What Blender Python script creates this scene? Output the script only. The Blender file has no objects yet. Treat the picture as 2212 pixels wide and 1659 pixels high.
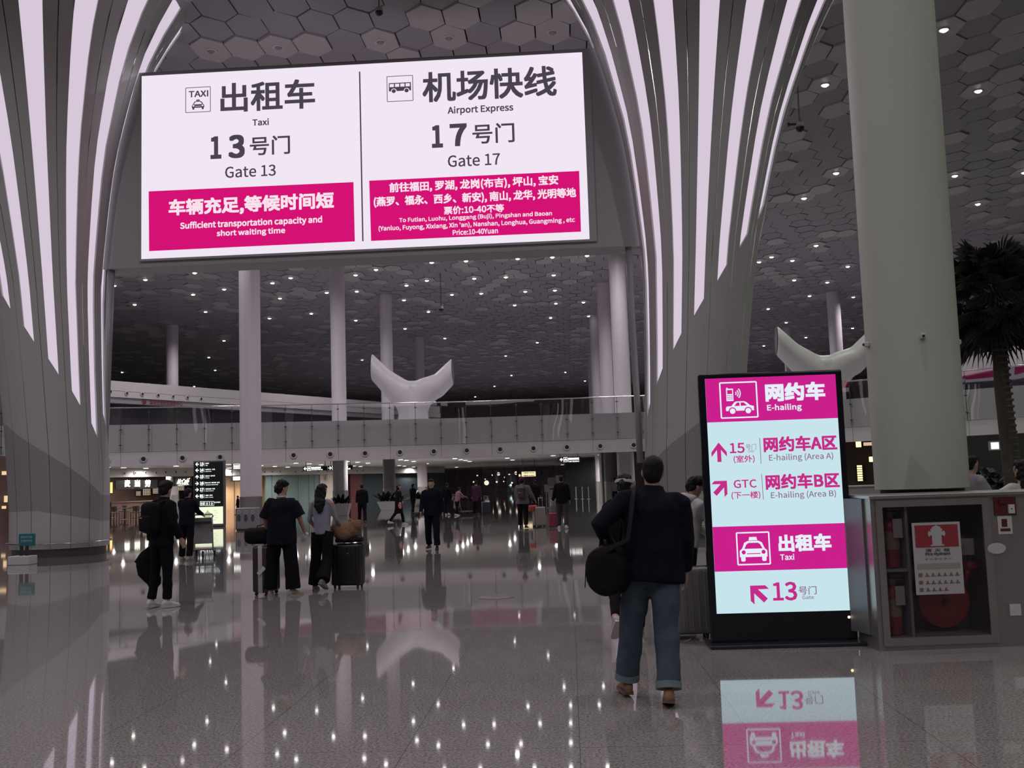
import bpy, bmesh, math, random
from mathutils import Vector, Matrix
sc = bpy.context.scene
col = sc.collection
V = Vector
# ------------------------------------------------------------------ camera
W, H, F = 2212.0, 1659.0, 2217.0          # frame and focal length in pixels
EYE = V((0, 0, 1.6))
_n = V((0.0325, 1.0, -212.5 / F)).normalized()      # world down, in camera axes (right, down, forward)
_Y = V((124.0, 208.47, F)).normalized()             # hall axis +Y
_Y = (_Y - _n * _Y.dot(_n)).normalized()
_Z = -_n
_X = V((_Y[1] * _Z[2] - _Y[2] * _Z[1], _Y[2] * _Z[0] - _Y[0] * _Z[2], _Y[0] * _Z[1] - _Y[1] * _Z[0]))
if _X[0] < 0:
    _X = -_X
RIGHT = V((_X[0], _Y[0], _Z[0])); DOWN = V((_X[1], _Y[1], _Z[1])); FWD = V((_X[2], _Y[2], _Z[2]))
cd = bpy.data.cameras.new('camera'); cam = bpy.data.objects.new('camera', cd); col.objects.link(cam)
M = Matrix.Identity(4)
for i in range(3):
    M[i][0] = RIGHT[i]; M[i][1] = -DOWN[i]; M[i][2] = -FWD[i]; M[i][3] = EYE[i]
cam.matrix_world = M
cd.sensor_width = 36; cd.lens = F / W * 36; cd.clip_end = 600; cd.clip_start = 0.05
sc.camera = cam
# ------------------------------------------------------------------ world and exposure
w = bpy.data.worlds.new('night'); sc.world = w; w.use_nodes = True
w.node_tree.nodes['Background'].inputs[0].default_value = (0.55, 0.47, 0.56, 1)
w.node_tree.nodes['Background'].inputs[1].default_value = 0.10
sc.view_settings.view_transform = 'Standard'; sc.view_settings.look = 'None'
sc.view_settings.exposure = 0.0; sc.view_settings.gamma = 1.0; sc.view_settings.use_curve_mapping = False
sc.cycles.use_denoising = True
sc.cycles.max_bounces = 6; sc.cycles.diffuse_bounces = 3; sc.cycles.glossy_bounces = 4
sc.cycles.sample_clamp_indirect = 4.0
sc.cycles.caustics_reflective = False; sc.cycles.caustics_refractive = False
CEIL = 16.0
# hall fill: unseen spot grid standing in for the ceiling downlights, pointing down
def lamp(name, x, y, z, power, color, size=2.7, r=0.13):
    l = bpy.data.lights.new(name, 'SPOT'); l.energy = power; l.color = color
    l.spot_size = size; l.spot_blend = 0.8; l.shadow_soft_size = r
    o = bpy.data.objects.new(name, l); col.objects.link(o); o.location = (x, y, z)
    return o
for iy, yy in enumerate((-14, -3, 8, 19, 31, 43, 55, 68, 82, 106, 128, 150)):
    for ix, xx in enumerate((-30, -19, -8, 3, 14, 25)):
        warm = xx > 8
        lamp('hall_fill', xx + (iy % 2) * 4, yy, CEIL - 0.15, (1050 if yy < 25 else 1600 if yy < 70 else 1500 if yy < 120 else 1300) * (0.55 if warm and yy < 60 else 1),
             (0.93, 1.0, 0.82) if warm and yy < 60 else (1.0, 0.90, 0.97))
# ------------------------------------------------------------------ helpers
def ray(px, py):
    return (RIGHT * (px - W / 2) + DOWN * (py - H / 2) + FWD * F).normalized()
def on_plane(px, py, p, n):
    d = ray(px, py); t = (V(p) - EYE).dot(V(n)) / d.dot(V(n)); return EYE + d * t
def at(px, py, y): return on_plane(px, py, (0, y, 0), (0, 1, 0))
def on_z(px, py, z): return on_plane(px, py, (0, 0, z), (0, 0, 1))
def floor_at(px, py): return on_z(px, py, 0)
def depth(p): return (V(p) - EYE).dot(FWD)
def at_depth(px, py, d):
    r = ray(px, py); return EYE + r * (d / r.dot(FWD))
def lin(r, g, b):
    f = lambda c: (c / 255 / 12.92) if c <= 10.3 else ((c / 255 + 0.055) / 1.055) ** 2.4
    return (f(r), f(g), f(b), 1)
def smooth01(t):
    t = min(1, max(0, t)); return t * t * (3 - 2 * t)
def interp(x, pts):
    if x <= pts[0][0]: return pts[0][1]
    for (a, b), (c, d) in zip(pts, pts[1:]):
        if x <= c: return b + (d - b) * (x - a) / (c - a)
    return pts[-1][1]
MATS = {}
def mat(name, c=(0.5, 0.5, 0.5), rough=0.5, metal=0.0, noise=0.0, nscale=8.0, bump=0.0, spec=0.5, alpha=1.0, coat=0.0):
    if name in MATS: return MATS[name]
    m = bpy.data.materials.new(name); m.use_nodes = True; nt = m.node_tree; b = nt.nodes['Principled BSDF']
    c = tuple(c)[:3]
    b.inputs['Base Color'].default_value = (*c, 1); b.inputs['Roughness'].default_value = rough
    b.inputs['Metallic'].default_value = metal; b.inputs['Specular IOR Level'].default_value = spec
    b.inputs['Coat Weight'].default_value = coat
    if noise or bump:
        tc = nt.nodes.new('ShaderNodeTexCoord'); nz = nt.nodes.new('ShaderNodeTexNoise')
        nz.inputs['Scale'].default_value = nscale; nz.inputs['Detail'].default_value = 4
        nt.links.new(tc.outputs['Object'], nz.inputs['Vector'])
        if noise:
            mx = nt.nodes.new('ShaderNodeMix'); mx.data_type = 'RGBA'
            mx.inputs[6].default_value = (*[max(0, q * (1 - noise)) for q in c], 1)
            mx.inputs[7].default_value = (*[min(1, q * (1 + noise)) for q in c], 1)
            nt.links.new(nz.outputs['Fac'], mx.inputs[0]); nt.links.new(mx.outputs[2], b.inputs['Base Color'])
        if bump:
            bp = nt.nodes.new('ShaderNodeBump'); bp.inputs['Strength'].default_value = bump; bp.inputs['Distance'].default_value = 0.02
            nt.links.new(nz.outputs['Fac'], bp.inputs['Height']); nt.links.new(bp.outputs['Normal'], b.inputs['Normal'])
    MATS[name] = m; return m
def emit(name, c, s=1.0):
    if name in MATS: return MATS[name]
    m = bpy.data.materials.new(name); m.use_nodes = True; nt = m.node_tree; nt.nodes.clear()
    e = nt.nodes.new('ShaderNodeEmission'); o = nt.nodes.new('ShaderNodeOutputMaterial')
    e.inputs[0].default_value = (*tuple(c)[:3], 1); e.inputs[1].default_value = s
    nt.links.new(e.outputs[0], o.inputs[0]); MATS[name] = m; return m
def glass(name, tint=(0.9, 0.95, 0.95), refl=1.0, rough=0.0, wave=0.0):
    """thin architectural glass: straight-through plus a fresnel mirror"""
    if name in MATS: return MATS[name]
    m = bpy.data.materials.new(name); m.use_nodes = True; nt = m.node_tree; nt.nodes.clear()
    t = nt.nodes.new('ShaderNodeBsdfTransparent'); t.inputs[0].default_value = (*tint, 1)
    g = nt.nodes.new('ShaderNodeBsdfGlossy'); g.inputs['Roughness'].default_value = rough
    fr = nt.nodes.new('ShaderNodeFresnel'); ge = nt.nodes.new('ShaderNodeNewGeometry'); io = nt.nodes.new('ShaderNodeMath'); io.operation = 'MULTIPLY_ADD'
    io.inputs[1].default_value = 1 / 1.5 - 1.5; io.inputs[2].default_value = 1.5; nt.links.new(ge.outputs['Backfacing'], io.inputs[0]); nt.links.new(io.outputs[0], fr.inputs[0])
    if wave:
        tc = nt.nodes.new('ShaderNodeTexCoord'); nz = nt.nodes.new('ShaderNodeTexNoise'); nz.inputs['Scale'].default_value = 0.5; nz.inputs['Detail'].default_value = 0
        bp = nt.nodes.new('ShaderNodeBump'); bp.inputs['Strength'].default_value = 1; bp.inputs['Distance'].default_value = wave
        nt.links.new(tc.outputs['Object'], nz.inputs['Vector']); nt.links.new(nz.outputs['Fac'], bp.inputs['Height']); nt.links.new(bp.outputs['Normal'], g.inputs['Normal'])
    mu = nt.nodes.new('ShaderNodeMath'); mu.operation = 'MULTIPLY'; mu.inputs[1].default_value = refl; mu.use_clamp = True
    mx = nt.nodes.new('ShaderNodeMixShader'); o = nt.nodes.new('ShaderNodeOutputMaterial')
    nt.links.new(fr.outputs[0], mu.inputs[0]); nt.links.new(mu.outputs[0], mx.inputs[0])
    nt.links.new(t.outputs[0], mx.inputs[1]); nt.links.new(g.outputs[0], mx.inputs[2]); nt.links.new(mx.outputs[0], o.inputs[0])
    MATS[name] = m; return m

class MB:
    """collects verts and faces; build() links them as one mesh object"""
    def __init__(s): s.v = []; s.f = []; s.m = []
    def add(s, verts, faces, mi=0):
        o = len(s.v); s.v += [tuple(q) for q in verts]
        for f in faces: s.f.append(tuple(i + o for i in f)); s.m.append(mi)
        return s
    def box(s, c, d, mi=0, rot=None):
        h = V(d) / 2; vs = [V((x * h.x, y * h.y, z * h.z)) for x in (-1, 1) for y in (-1, 1) for z in (-1, 1)]
        if rot is not None: vs = [rot @ q for q in vs]
        vs = [q + V(c) for q in vs]
        return s.add(vs, [(0, 1, 3, 2), (4, 6, 7, 5), (0, 4, 5, 1), (2, 3, 7, 6), (0, 2, 6, 4), (1, 5, 7, 3)], mi)
    def rbox(s, c, d, r=0.02, seg=2, mi=0, rot=None):
        bm = bmesh.new(); bmesh.ops.create_cube(bm, size=1)
        for q in bm.verts: q.co = V((q.co.x * d[0], q.co.y * d[1], q.co.z * d[2]))
        bmesh.ops.bevel(bm, geom=bm.edges[:], offset=min(r, min(d) * 0.49), segments=seg, profile=0.5, affect='EDGES')
        bm.verts.ensure_lookup_table()
        vs = [(rot @ q.co if rot is not None else q.co) + V(c) for q in bm.verts]
        s.add(vs, [[q.index for q in f.verts] for f in bm.faces], mi); bm.free(); return s
    def loft(s, rings, mi=0, cap=True, closed=False):
        n = len(rings[0]); vs = [p for r in rings for p in r]; fs = []
        R = len(rings)
        for i in range(R if closed else R - 1):
            a = i * n; b = ((i + 1) % R) * n
            for j in range(n):
                k = (j + 1) % n; fs.append((a + j, a + k, b + k, b + j))
        if cap and not closed:
            fs.append(tuple(range(n - 1, -1, -1))); fs.append(tuple((R - 1) * n + j for j in range(n)))
        return s.add(vs, fs, mi)
    def tube(s, pts, rad, n=10, mi=0, cap=True, sq=1.0, ref=None):
        """swept round section; rad one radius or one per point; sq squashes across ref"""
        pts = [V(p) for p in pts]
        if not hasattr(rad, '__len__'): rad = [rad] * len(pts)
        rings = []; u = None
        for i, p in enumerate(pts):
            t = (pts[min(i + 1, len(pts) - 1)] - pts[max(i - 1, 0)])
            t = t.normalized() if t.length > 1e-9 else V((0, 0, 1))
            if u is None:
                a = V(ref) if ref is not None else (V((0, 0, 1)) if abs(t.z) < 0.9 else V((1, 0, 0)))
                u = (a - t * a.dot(t)).normalized()
            else:
                u = u - t * u.dot(t); u = u.normalized() if u.length > 1e-6 else V((1, 0, 0))
            w_ = t.cross(u)
            rings.append([p + (u * math.cos(2 * math.pi * k / n) * sq + w_ * math.sin(2 * math.pi * k / n)) * rad[i] for k in range(n)])
        return s.loft(rings, mi, cap)
    def ell(s, c, r, mi=0, n=16, m=10, rot=None):
        rings = []
        for i in range(m + 1):
            t = math.pi * i / m; t = max(1e-3, min(math.pi - 1e-3, t))
            ring = []
            for k in range(n):
                p = V((r[0] * math.sin(t) * math.cos(2 * math.pi * k / n), r[1] * math.sin(t) * math.sin(2 * math.pi * k / n), -r[2] * math.cos(t)))
                if rot is not None: p = rot @ p
                ring.append(p + V(c))
            rings.append(ring)
        return s.loft(rings, mi)
    def lathe(s, prof, n=32, c=(0, 0, 0), mi=0, cap=True, axis='z'):
        rings = []
        for r, z in prof:
            ring = []
            for k in range(n):
                a = 2 * math.pi * k / n
                p = (r * math.cos(a), r * math.sin(a), z) if axis == 'z' else ((r * math.cos(a), z, r * math.sin(a)) if axis == 'y' else (z, r * math.cos(a), r * math.sin(a)))
                ring.append(V(p) + V(c))
            rings.append(ring)
        return s.loft(rings, mi, cap)
    def build(s, name, mats, parent=None, smooth=False, loc=None, link=True):
        me = bpy.data.meshes.new(name); me.from_pydata(s.v, [], s.f)
        for q in (mats if isinstance(mats, (list, tuple)) else [mats]): me.materials.append(q)
        me.polygons.foreach_set('material_index', s.m)
        bm = bmesh.new(); bm.from_mesh(me); bmesh.ops.recalc_face_normals(bm, faces=bm.faces[:]); bm.to_mesh(me); bm.free()
        if smooth: me.shade_smooth() if smooth is True else me.polygons.foreach_set('use_smooth', [True] * len(me.polygons))
        if smooth == 'auto':
            me.set_sharp_from_angle(angle=0.7)
        ob = bpy.data.objects.new(name, me)
        if link: col.objects.link(ob)
        if parent is not None: ob.parent = parent
        if loc is not None: ob.location = loc
        return ob
def tag(o, label=None, cat=None, group=None, kind=None):
    for k, q in (('label', label), ('category', cat), ('group', group), ('kind', kind)):
        if q: o[k] = q
    return o
def thing(name, label, cat, loc=(0, 0, 0), rz=0.0, group=None):
    o = bpy.data.objects.new(name, None); col.objects.link(o); o.empty_display_size = 0.1
    o.location = loc; o.rotation_euler = (0, 0, rz); return tag(o, label, cat, group)
def dup(root, loc, rz=None, label=None, group=None):
    r = root.copy(); col.objects.link(r); r.location = loc
    if rz is not None: r.rotation_euler = (0, 0, rz)
    if label: r['label'] = label
    if group: r['group'] = group
    for ch in list(root.children):
        c = ch.copy(); col.objects.link(c); c.parent = r
        for g in list(ch.children):
            d = g.copy(); col.objects.link(d); d.parent = c
    return r
# flat lettering and signs in a plane ------------------------------------------------
_TXT = {}
try:        # the sans face that ships inside Blender; falls back to the default face
    import os
    FONT = bpy.data.fonts.load(os.path.join(bpy.utils.system_resource('DATAFILES'), 'fonts', 'Noto Sans CJK Regular.woff2'))
except Exception:
    FONT = None
def text_geo(s, res=2):
    k = (s, res)
    if k not in _TXT:
        cu = bpy.data.curves.new('t', 'FONT'); cu.body = s; cu.resolution_u = res
        if FONT: cu.font = FONT
        ob = bpy.data.objects.new('t', cu); me = ob.to_mesh()
        vs = [q.co.copy() for q in me.vertices]; fs = [tuple(p.vertices) for p in me.polygons]
        ob.to_mesh_clear(); bpy.data.objects.remove(ob); bpy.data.curves.remove(cu)
        x0 = min(q.x for q in vs); x1 = max(q.x for q in vs); y0 = min(q.y for q in vs); y1 = max(q.y for q in vs)
        _TXT[k] = ([((q.x - x0) / (x1 - x0) - .5, (q.y - y0) / max(1e-6, y1 - y0) - .5) for q in vs], fs)
    return _TXT[k]
class Board:
    """a flat vertical face: draws pixel-measured art on it in metres"""
    def __init__(s, p, u, up=(0, 0, 1), origin=(0, 0, 0)):
        s.p = V(p); s.u = V(u).normalized(); s.v = V(up).normalized(); s.n = s.u.cross(s.v)
        if s.n.dot(EYE - s.p) < 0: s.n = -s.n
        s.o = V(origin)
    def hit(s, px, py):
        q = on_plane(px, py, s.p, s.n); d = q - s.p; return d.dot(s.u), d.dot(s.v)
    def pt(s, a, b, lift=0.0): return s.p + s.u * a + s.v * b + s.n * lift - s.o
    def px(s, px, py): return depth(on_plane(px, py, s.p, s.n)) / F
    def poly(s, mb, pts, lift=0.0, mi=0, pixel=True):
        q = [s.hit(*a) for a in pts] if pixel else pts
        mb.add([s.pt(a, b, lift) for a, b in q], [tuple(range(len(q)))], mi)
    def text(s, mb, t, cx, cy, w_, h_, bold=0.0, lift=0.0, mi=0, res=2):
        """bold: extra stroke width as a share of the text height"""
        a, b = s.hit(cx, cy); k = s.px(cx, cy); s.text_m(mb, t, a, b, w_ * k, h_ * k, bold, lift, mi, res)
    def text_m(s, mb, t, a, b, wm, hm, bold=0.0, lift=0.0, mi=0, res=2):
        vs, fs = text_geo(t, res); d = bold * hm / 2; wm -= 2 * d; hm -= 2 * d
        for q, (i, j) in enumerate(((1, 0), (-1, 0), (0, 1), (0, -1), (1, 1), (-1, 1), (1, -1), (-1, -1)) if bold else ((0, 0),)):
            mb.add([s.pt(a + x * wm + i * d, b + y * hm + j * d, lift + q * 0.0004) for x, y in vs], fs, mi)
    def shape(s, mb, pts, cx, cy, w_, h_, lift=0.0, mi=0):
        """polygon in a unit square -.5...5 drawn in a box of w x h pixels"""
        a, b = s.hit(cx, cy); k = s.px(cx, cy)
        mb.add([s.pt(a + x * w_ * k, b + y * h_ * k, lift) for x, y in pts], [tuple(range(len(pts)))], mi)
    def frame(s, mb, cx, cy, w_, h_, t, lift=0.0, mi=0):
        for (x, y, ww, hh) in ((0, .5, w_, t), (0, -.5, w_, t), (-.5, 0, t, h_), (.5, 0, t, h_)):
            a, b = s.hit(cx, cy); k = s.px(cx, cy)
            a += x * w_ * k; b += y * h_ * k
            q = [(a - ww * k / 2, b - hh * k / 2), (a + ww * k / 2, b - hh * k / 2), (a + ww * k / 2, b + hh * k / 2), (a - ww * k / 2, b + hh * k / 2)]
            mb.add([s.pt(x_, y_, lift) for x_, y_ in q], [(0, 1, 2, 3)], mi)
def disc(r, n=16, cx=0, cy=0, ry=None): return [(cx + r * math.cos(2 * math.pi * k / n), cy + (ry or r) * math.sin(2 * math.pi * k / n)) for k in range(n)]
ARROW = [(0, .5), (.5, 0), (.5, -.24), (.13, .12), (.13, -.5), (-.13, -.5), (-.13, .12), (-.5, -.24), (-.5, 0)]
def rot2(pts, deg):
    c, s_ = math.cos(math.radians(deg)), math.sin(math.radians(deg)); return [(x * c - y * s_, x * s_ + y * c) for x, y in pts]
# shared materials
white_paint = mat('white_paint', (0.56, 0.55, 0.55), 0.45, noise=0.04, nscale=1.5)
cladding = mat('pillar_cladding', (0.42, 0.42, 0.41), 0.4, noise=0.03, nscale=2)
dark = mat('dark_gap', (0.012, 0.012, 0.014), 0.6)
steel = mat('brushed_steel', (0.42, 0.41, 0.40), 0.33, 0.9, noise=0.12, nscale=30)
chrome = mat('chrome', (0.6, 0.6, 0.6), 0.15, 1.0)
black_plastic = mat('black_plastic', (0.015, 0.015, 0.018), 0.35)
black_gloss = mat('black_gloss', (0.008, 0.009, 0.014), 0.12)
lamp_white = emit('lamp_white', (1.0, 0.97, 0.92), 14)
# ================================================================== SETTING
# floor: polished speckled granite with long joints
fm = bpy.data.materials.new('granite'); fm.use_nodes = True; nt = fm.node_tree; nt.nodes.clear()
N = nt.nodes.new; L = nt.links.new
tc = N('ShaderNodeTexCoord'); n1 = N('ShaderNodeTexNoise'); n1.inputs['Scale'].default_value = 55; n1.inputs['Detail'].default_value = 6; n1.inputs['Roughness'].default_value = 0.75
n2 = N('ShaderNodeTexNoise'); n2.inputs['Scale'].default_value = 0.35
L(tc.outputs['Object'], n1.inputs['Vector']); L(tc.outputs['Object'], n2.inputs['Vector'])
cr = N('ShaderNodeValToRGB'); cr.color_ramp.elements[0].position = 0.36; cr.color_ramp.elements[1].position = 0.62
cr.color_ramp.elements[0].color = (0.10, 0.094, 0.09, 1); cr.color_ramp.elements[1].color = (0.40, 0.38, 0.365, 1)
L(n1.outputs['Fac'], cr.inputs[0])
sx = N('ShaderNodeSeparateXYZ'); L(tc.outputs['Object'], sx.inputs[0])
def joint(sock, period, width):
    a = N('ShaderNodeMath'); a.operation = 'DIVIDE'; a.inputs[1].default_value = period; L(sock, a.inputs[0])
    b = N('ShaderNodeMath'); b.operation = 'FRACT'; L(a.outputs[0], b.inputs[0])
    c = N('ShaderNodeMath'); c.operation = 'LESS_THAN'; c.inputs[1].default_value = width / period; L(b.outputs[0], c.inputs[0]); return c.outputs[0]
j1 = joint(sx.outputs[0], 1.06, 0.006); j2 = joint(sx.outputs[1], 2.12, 0.006)
jm = N('ShaderNodeMath'); jm.operation = 'MAXIMUM'; L(j1, jm.inputs[0]); L(j2, jm.inputs[1])
jf = N('ShaderNodeMath'); jf.operation = 'MULTIPLY'; jf.inputs[1].default_value = 0.6; L(jm.outputs[0], jf.inputs[0])
mx = N('ShaderNodeMix'); mx.data_type = 'RGBA'; L(jf.outputs[0], mx.inputs[0]); L(cr.outputs[0], mx.inputs[6]); mx.inputs[7].default_value = (0.03, 0.03, 0.03, 1)
df = N('ShaderNodeBsdfDiffuse'); L(mx.outputs[2], df.inputs[0])
gl = N('ShaderNodeBsdfGlossy'); gl.inputs['Roughness'].default_value = 0.035; gl.inputs[0].default_value = (0.97, 0.95, 0.96, 1)
bp = N('ShaderNodeBump'); bp.inputs['Strength'].default_value = 0.012; bp.inputs['Distance'].default_value = 0.05; L(n2.outputs['Fac'], bp.inputs['Height']); L(bp.outputs['Normal'], gl.inputs['Normal'])
fr = N('ShaderNodeFresnel'); fr.inputs[0].default_value = 1.55
fx = N('ShaderNodeMath'); fx.operation = 'MULTIPLY'; fx.inputs[1].default_value = 1.15; fx.use_clamp = True; L(fr.outputs[0], fx.inputs[0])
ms = N('ShaderNodeMixShader'); L(fx.outputs[0], ms.inputs[0]); L(df.outputs[0], ms.inputs[1]); L(gl.outputs[0], ms.inputs[2])
ou = N('ShaderNodeOutputMaterial'); L(ms.outputs[0], ou.inputs[0])
mb = MB(); mb.box((0, 70, -0.1), (160, 220, 0.2)); tag(mb.build('floor', fm), 'polished speckled grey granite hall floor', 'floor', kind='structure')

# ceiling: long hexagon tiles with open joints on a dark backing
HX, HY = 1.12, 1.45
def hex_cell(x, y):
    j = round(y / HY); i = round((x - (j % 2) * HX / 2) / HX); return i, j
def hex_pos(i, j): return V((i * HX + (j % 2) * HX / 2, j * HY, CEIL))
Z4 = [(748,235),(967,196),(1295,142),(1513,110),(1207,290),(1410,256),(905,345),(1322,394),(1718,211),(1925,185),(1800,315),(2093,275),(1967,400),(1695,443),(1517,472),(1432,581),(1356,683),(1368,767),(1665,716),(807,785),(1232,875),(1777,923),(2107,870)]
Z5 = [(163,147),(370,122),(683,92),(893,77),(1208,60),(1420,50),(1737,41),(212,251),(18,275),(503,220),(697,201),(989,180),(1187,168),(1482,154),(345,339),(527,318),(801,294),(985,282),(1259,264),(1443,255),(1720,246),(1236,357),(1495,341),(1670,337),(1461,426),(1708,420),(634,402),(205,453),(487,506),(739,561),(1330,589),(355,606),(237,700),(1170,674),(1692,715),(1208,800),(1527,780),(1685,834),(1073,870),(950,938)]
Z6 = [(685,58),(885,67),(1187,87),(842,167),(1030,180),(982,272),(1155,286),(690,340),(1268,382),(1215,455),(942,510),(825,430),(573,487),(702,560),(2007,513),(1870,333)]
Z3 = [(1803,193),(1145,475),(1950,487),(1258,883),(1070,1028),(1898,905),(2157,916),(1997,1070),(1172,1275),(1857,1322),(850,1357)]
LAMPS = [(x / 2.962, 540 + y / 2.962) for x, y in Z4] + [(700 + x / 2.962, 540 + y / 2.962) for x, y in Z5] + \
        [(1400 + x / 2.724, 540 + y / 2.724) for x, y in Z6] + [(1300 + x / 2.4254, y / 2.4254) for x, y in Z3]
OFFL = [(447, 130), (588, 119), (800, 105), (943, 96), (1160, 87)]
cells = {}
for q in LAMPS:
    p = on_z(*q, CEIL)
    if p.y < 175: cells.setdefault(hex_cell(p.x, p.y), 'on')
for q in OFFL:
    p = on_z(*q, CEIL); cells.setdefault(hex_cell(p.x, p.y), 'off')
random.seed(4)
for jj in range(-20, 26):           # more lamps of the same kind over the hall behind the viewer and past the frame
    for ii in range(-30, 31):
        c = hex_pos(ii, jj)
        if (ii * 3 + jj * 5) % 23 == 0 and (c.y < 22 or (c.y < 120 and abs(c.x) > 0.62 * c.y)): cells.setdefault((ii, jj), 'on')
pl = mat('ceiling_tile_pale', (0.38, 0.365, 0.37), 0.5); pd = mat('ceiling_tile_perforated', (0.26, 0.25, 0.275), 0.6)
mb = MB()
for j in range(-18, 122):
    for i in range(-56, 50):
        c = hex_pos(i, j)
        if abs(c.x) > 14 + max(0, c.y) * 0.62 + 8: continue
        lit = (i, j) in cells
        pale = lit or random.random() < (0.14 + 0.28 * (c.x > -6) * (c.y > 24) * (c.y < 42) + 0.1 * (math.sin(c.x * .3) * math.cos(c.y * .21) > .5))
        tx, ty = random.uniform(-.03, .03), random.uniform(-.03, .03)
        a, b, t = HX / 2 - .022, 0.5, 0.97
        ring = [(0, b * 2 * t), (a, b * t), (a, -b * t), (0, -b * 2 * t), (-a, -b * t), (-a, b * t)]
        ring = [(x, y * 0.98) for x, y in ring]
        lo = [c + V((x, y, x * tx + y * ty + (0.0 if pale else 0.05))) for x, y in ring]
        hi = [p + V((0, 0, .12)) for p in lo]
        mb.add(lo + hi, [(0, 1, 2, 3, 4, 5)] + [(k, (k + 1) % 6, 6 + (k + 1) % 6, 6 + k) for k in range(6)], 0 if pale else 1)
mb.add([(-80, -30, CEIL + .3), (80, -30, CEIL + .3), (80, 180, CEIL + .3), (-80, 180, CEIL + .3)], [(0, 1, 2, 3)], 2)
tag(mb.build('ceiling', [pl, pd, dark]), 'high ceiling of long grey hexagon tiles with dark joints', 'ceiling', kind='structure')
# downlights
def downlight(on):
    root = thing('ceiling_downlight', 'small round glowing downlight set in the hexagon ceiling' if on else 'unlit round downlight in the hexagon ceiling above the big screen', 'ceiling light',
                 group='lit ceiling downlights' if on else 'unlit ceiling downlights')
    MB().lathe([(.13, 0), (.17, -.02), (.19, 0), (.19, .04)], 20).build('rim', mat('lamp_rim', (.5, .5, .5), .4), root, True)
    MB().lathe([(.001, -.07), (.07, -.06), (.125, -.02), (.13, .02)], 20, mi=0).build('lens', lamp_white if on else mat('lamp_off', (.22, .22, .24), .3), root)
    return root
protos = {}
for (i, j), st in cells.items():
    p = hex_pos(i, j) + V((0, 0, -.02))
    if st not in protos:
        protos[st] = downlight(st == 'on'); protos[st].location = p
    else: dup(protos[st], p)

# far wall behind everything; a purplish haze is put into its colour
mb = MB(); mb.box((0, 176, 8.2), (160, 0.4, 16.4)); tag(mb.build('wall_back', mat('hazed_wall', (.09, .065, .09), .6)), 'dark far end wall of the hall', 'wall', kind='structure')

# columns -------------------------------------------------------------------------------
colm = mat('column_paint', (0.60, 0.56, 0.60), 0.45, noise=0.03, nscale=1.0)
colg = mat('column_paint_green_lit', (0.48, 0.52, 0.45), 0.45, noise=0.03, nscale=1.5)  # greenish cast of the light put into the white column's colour
def column(px, dist, dia, label, m=colm, z0=0.0, clad=1.45, n=40, top=CEIL + .1):
    p = at_depth(px, 900, dist); root = thing('column', label, 'column', (p.x, p.y, 0)); root['kind'] = 'structure'
    MB().lathe([(dia / 2, z0), (dia / 2, top)], n).build('shaft', m, root, 'auto')
    if clad: MB().lathe([(dia / 2 + .03, 0), (dia / 2 + .03, clad), (dia / 2 + .005, clad + .01)], n).build('steel_cladding', steel, root, 'auto')
    return root
column(541, 45.0, 0.92, 'pale round column with steel foot rising left of centre in front of the balcony', clad=1.35)
column(733, 62.0, 0.89, 'white round column second from the left behind the glass balcony')
column(838, 77, 0.92, 'white round column rising behind the forked white sculpture')
column(909, 100, 0.95, 'slim grey column just right of the forked sculpture, far back')
column(372, 88, 1.03, 'grey round column far back above the left upper fascia')
column(1347, 60, 1.0, 'pale round column at the right end of the glass balcony, nearest of its row')
column(1314, 75, 0.93, 'grey round column directly behind the one at the balcony end')
column(1293, 91, 0.95, 'third grey column in the row by the right arch pillar')
column(1283, 120, 1.0, 'dim last column in the row by the right arch pillar')
column(1816, 82, 1.03, 'white round column above the right forked sculpture')
column(1712, 101, 0.9, 'dim slim column far back above the touch kiosk')
column(2118, 86, 1.1, 'dim column between the big column and the palm')

# balcony: swept along a gentle curve ------------------------------------------------------
BAL = [(-260, 50.5), (0, 51.5), (230, 53.5), (600, 55.5), (1000, 57), (1378, 57), (1640, 54.5), (1870, 51.5), (2110, 48), (2260, 46), (2400, 44)]
BX = [at_depth(px, 900, d) for px, d in BAL]
# resample evenly
def resample(pts, step):
    out = [V((pts[0].x, pts[0].y, 0))]; acc = 0
    for a, b in zip(pts, pts[1:]):
        a = V((a.x, a.y, 0)); b = V((b.x, b.y, 0)); l = (b - a).length; t = step - acc
        while t <= l: out.append(a + (b - a) * (t / l)); t += step
        acc = (acc + l) % step
    return out
PATH = resample(BX, 1.40)
def nrm(i, P=PATH):
    t = (P[min(i + 1, len(P) - 1)] - P[max(0, i - 1)]).normalized(); return V((t.y, -t.x, 0))     # toward the hall
ZF, ZR, ZG, ZB, ZC = 5.25, 6.12, 3.82, 3.08, 3.72
def swept(prof, P=PATH):
    mb = MB(); rows = [[p + nrm(i, P) * o + V((0, 0, z)) for o, z in prof] for i, p in enumerate(P)]
    k = len(prof)
    mb.add([q for r in rows for q in r], [(i * k + a, i * k + (a + 1) % k, (i + 1) * k + (a + 1) % k, (i + 1) * k + a) for i in range(len(P) - 1) for a in range(k)], 0)
    return mb
tag(swept([(0, ZF), (0, ZG), (-.25, ZG), (-.25, ZC), (-9, ZC), (-9, ZF - .02)]).build('balcony_slab', white_paint), 'white balcony slab edge across the back of the hall', 'balcony', kind='structure')
tag(swept([(.04, ZG - .015), (.04, ZB), (-.2, ZB), (-.2, ZG - .015)]).build('trim_1', white_paint), 'white lower fascia band of the balcony', 'fascia', kind='structure')
gm = MB()
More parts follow.
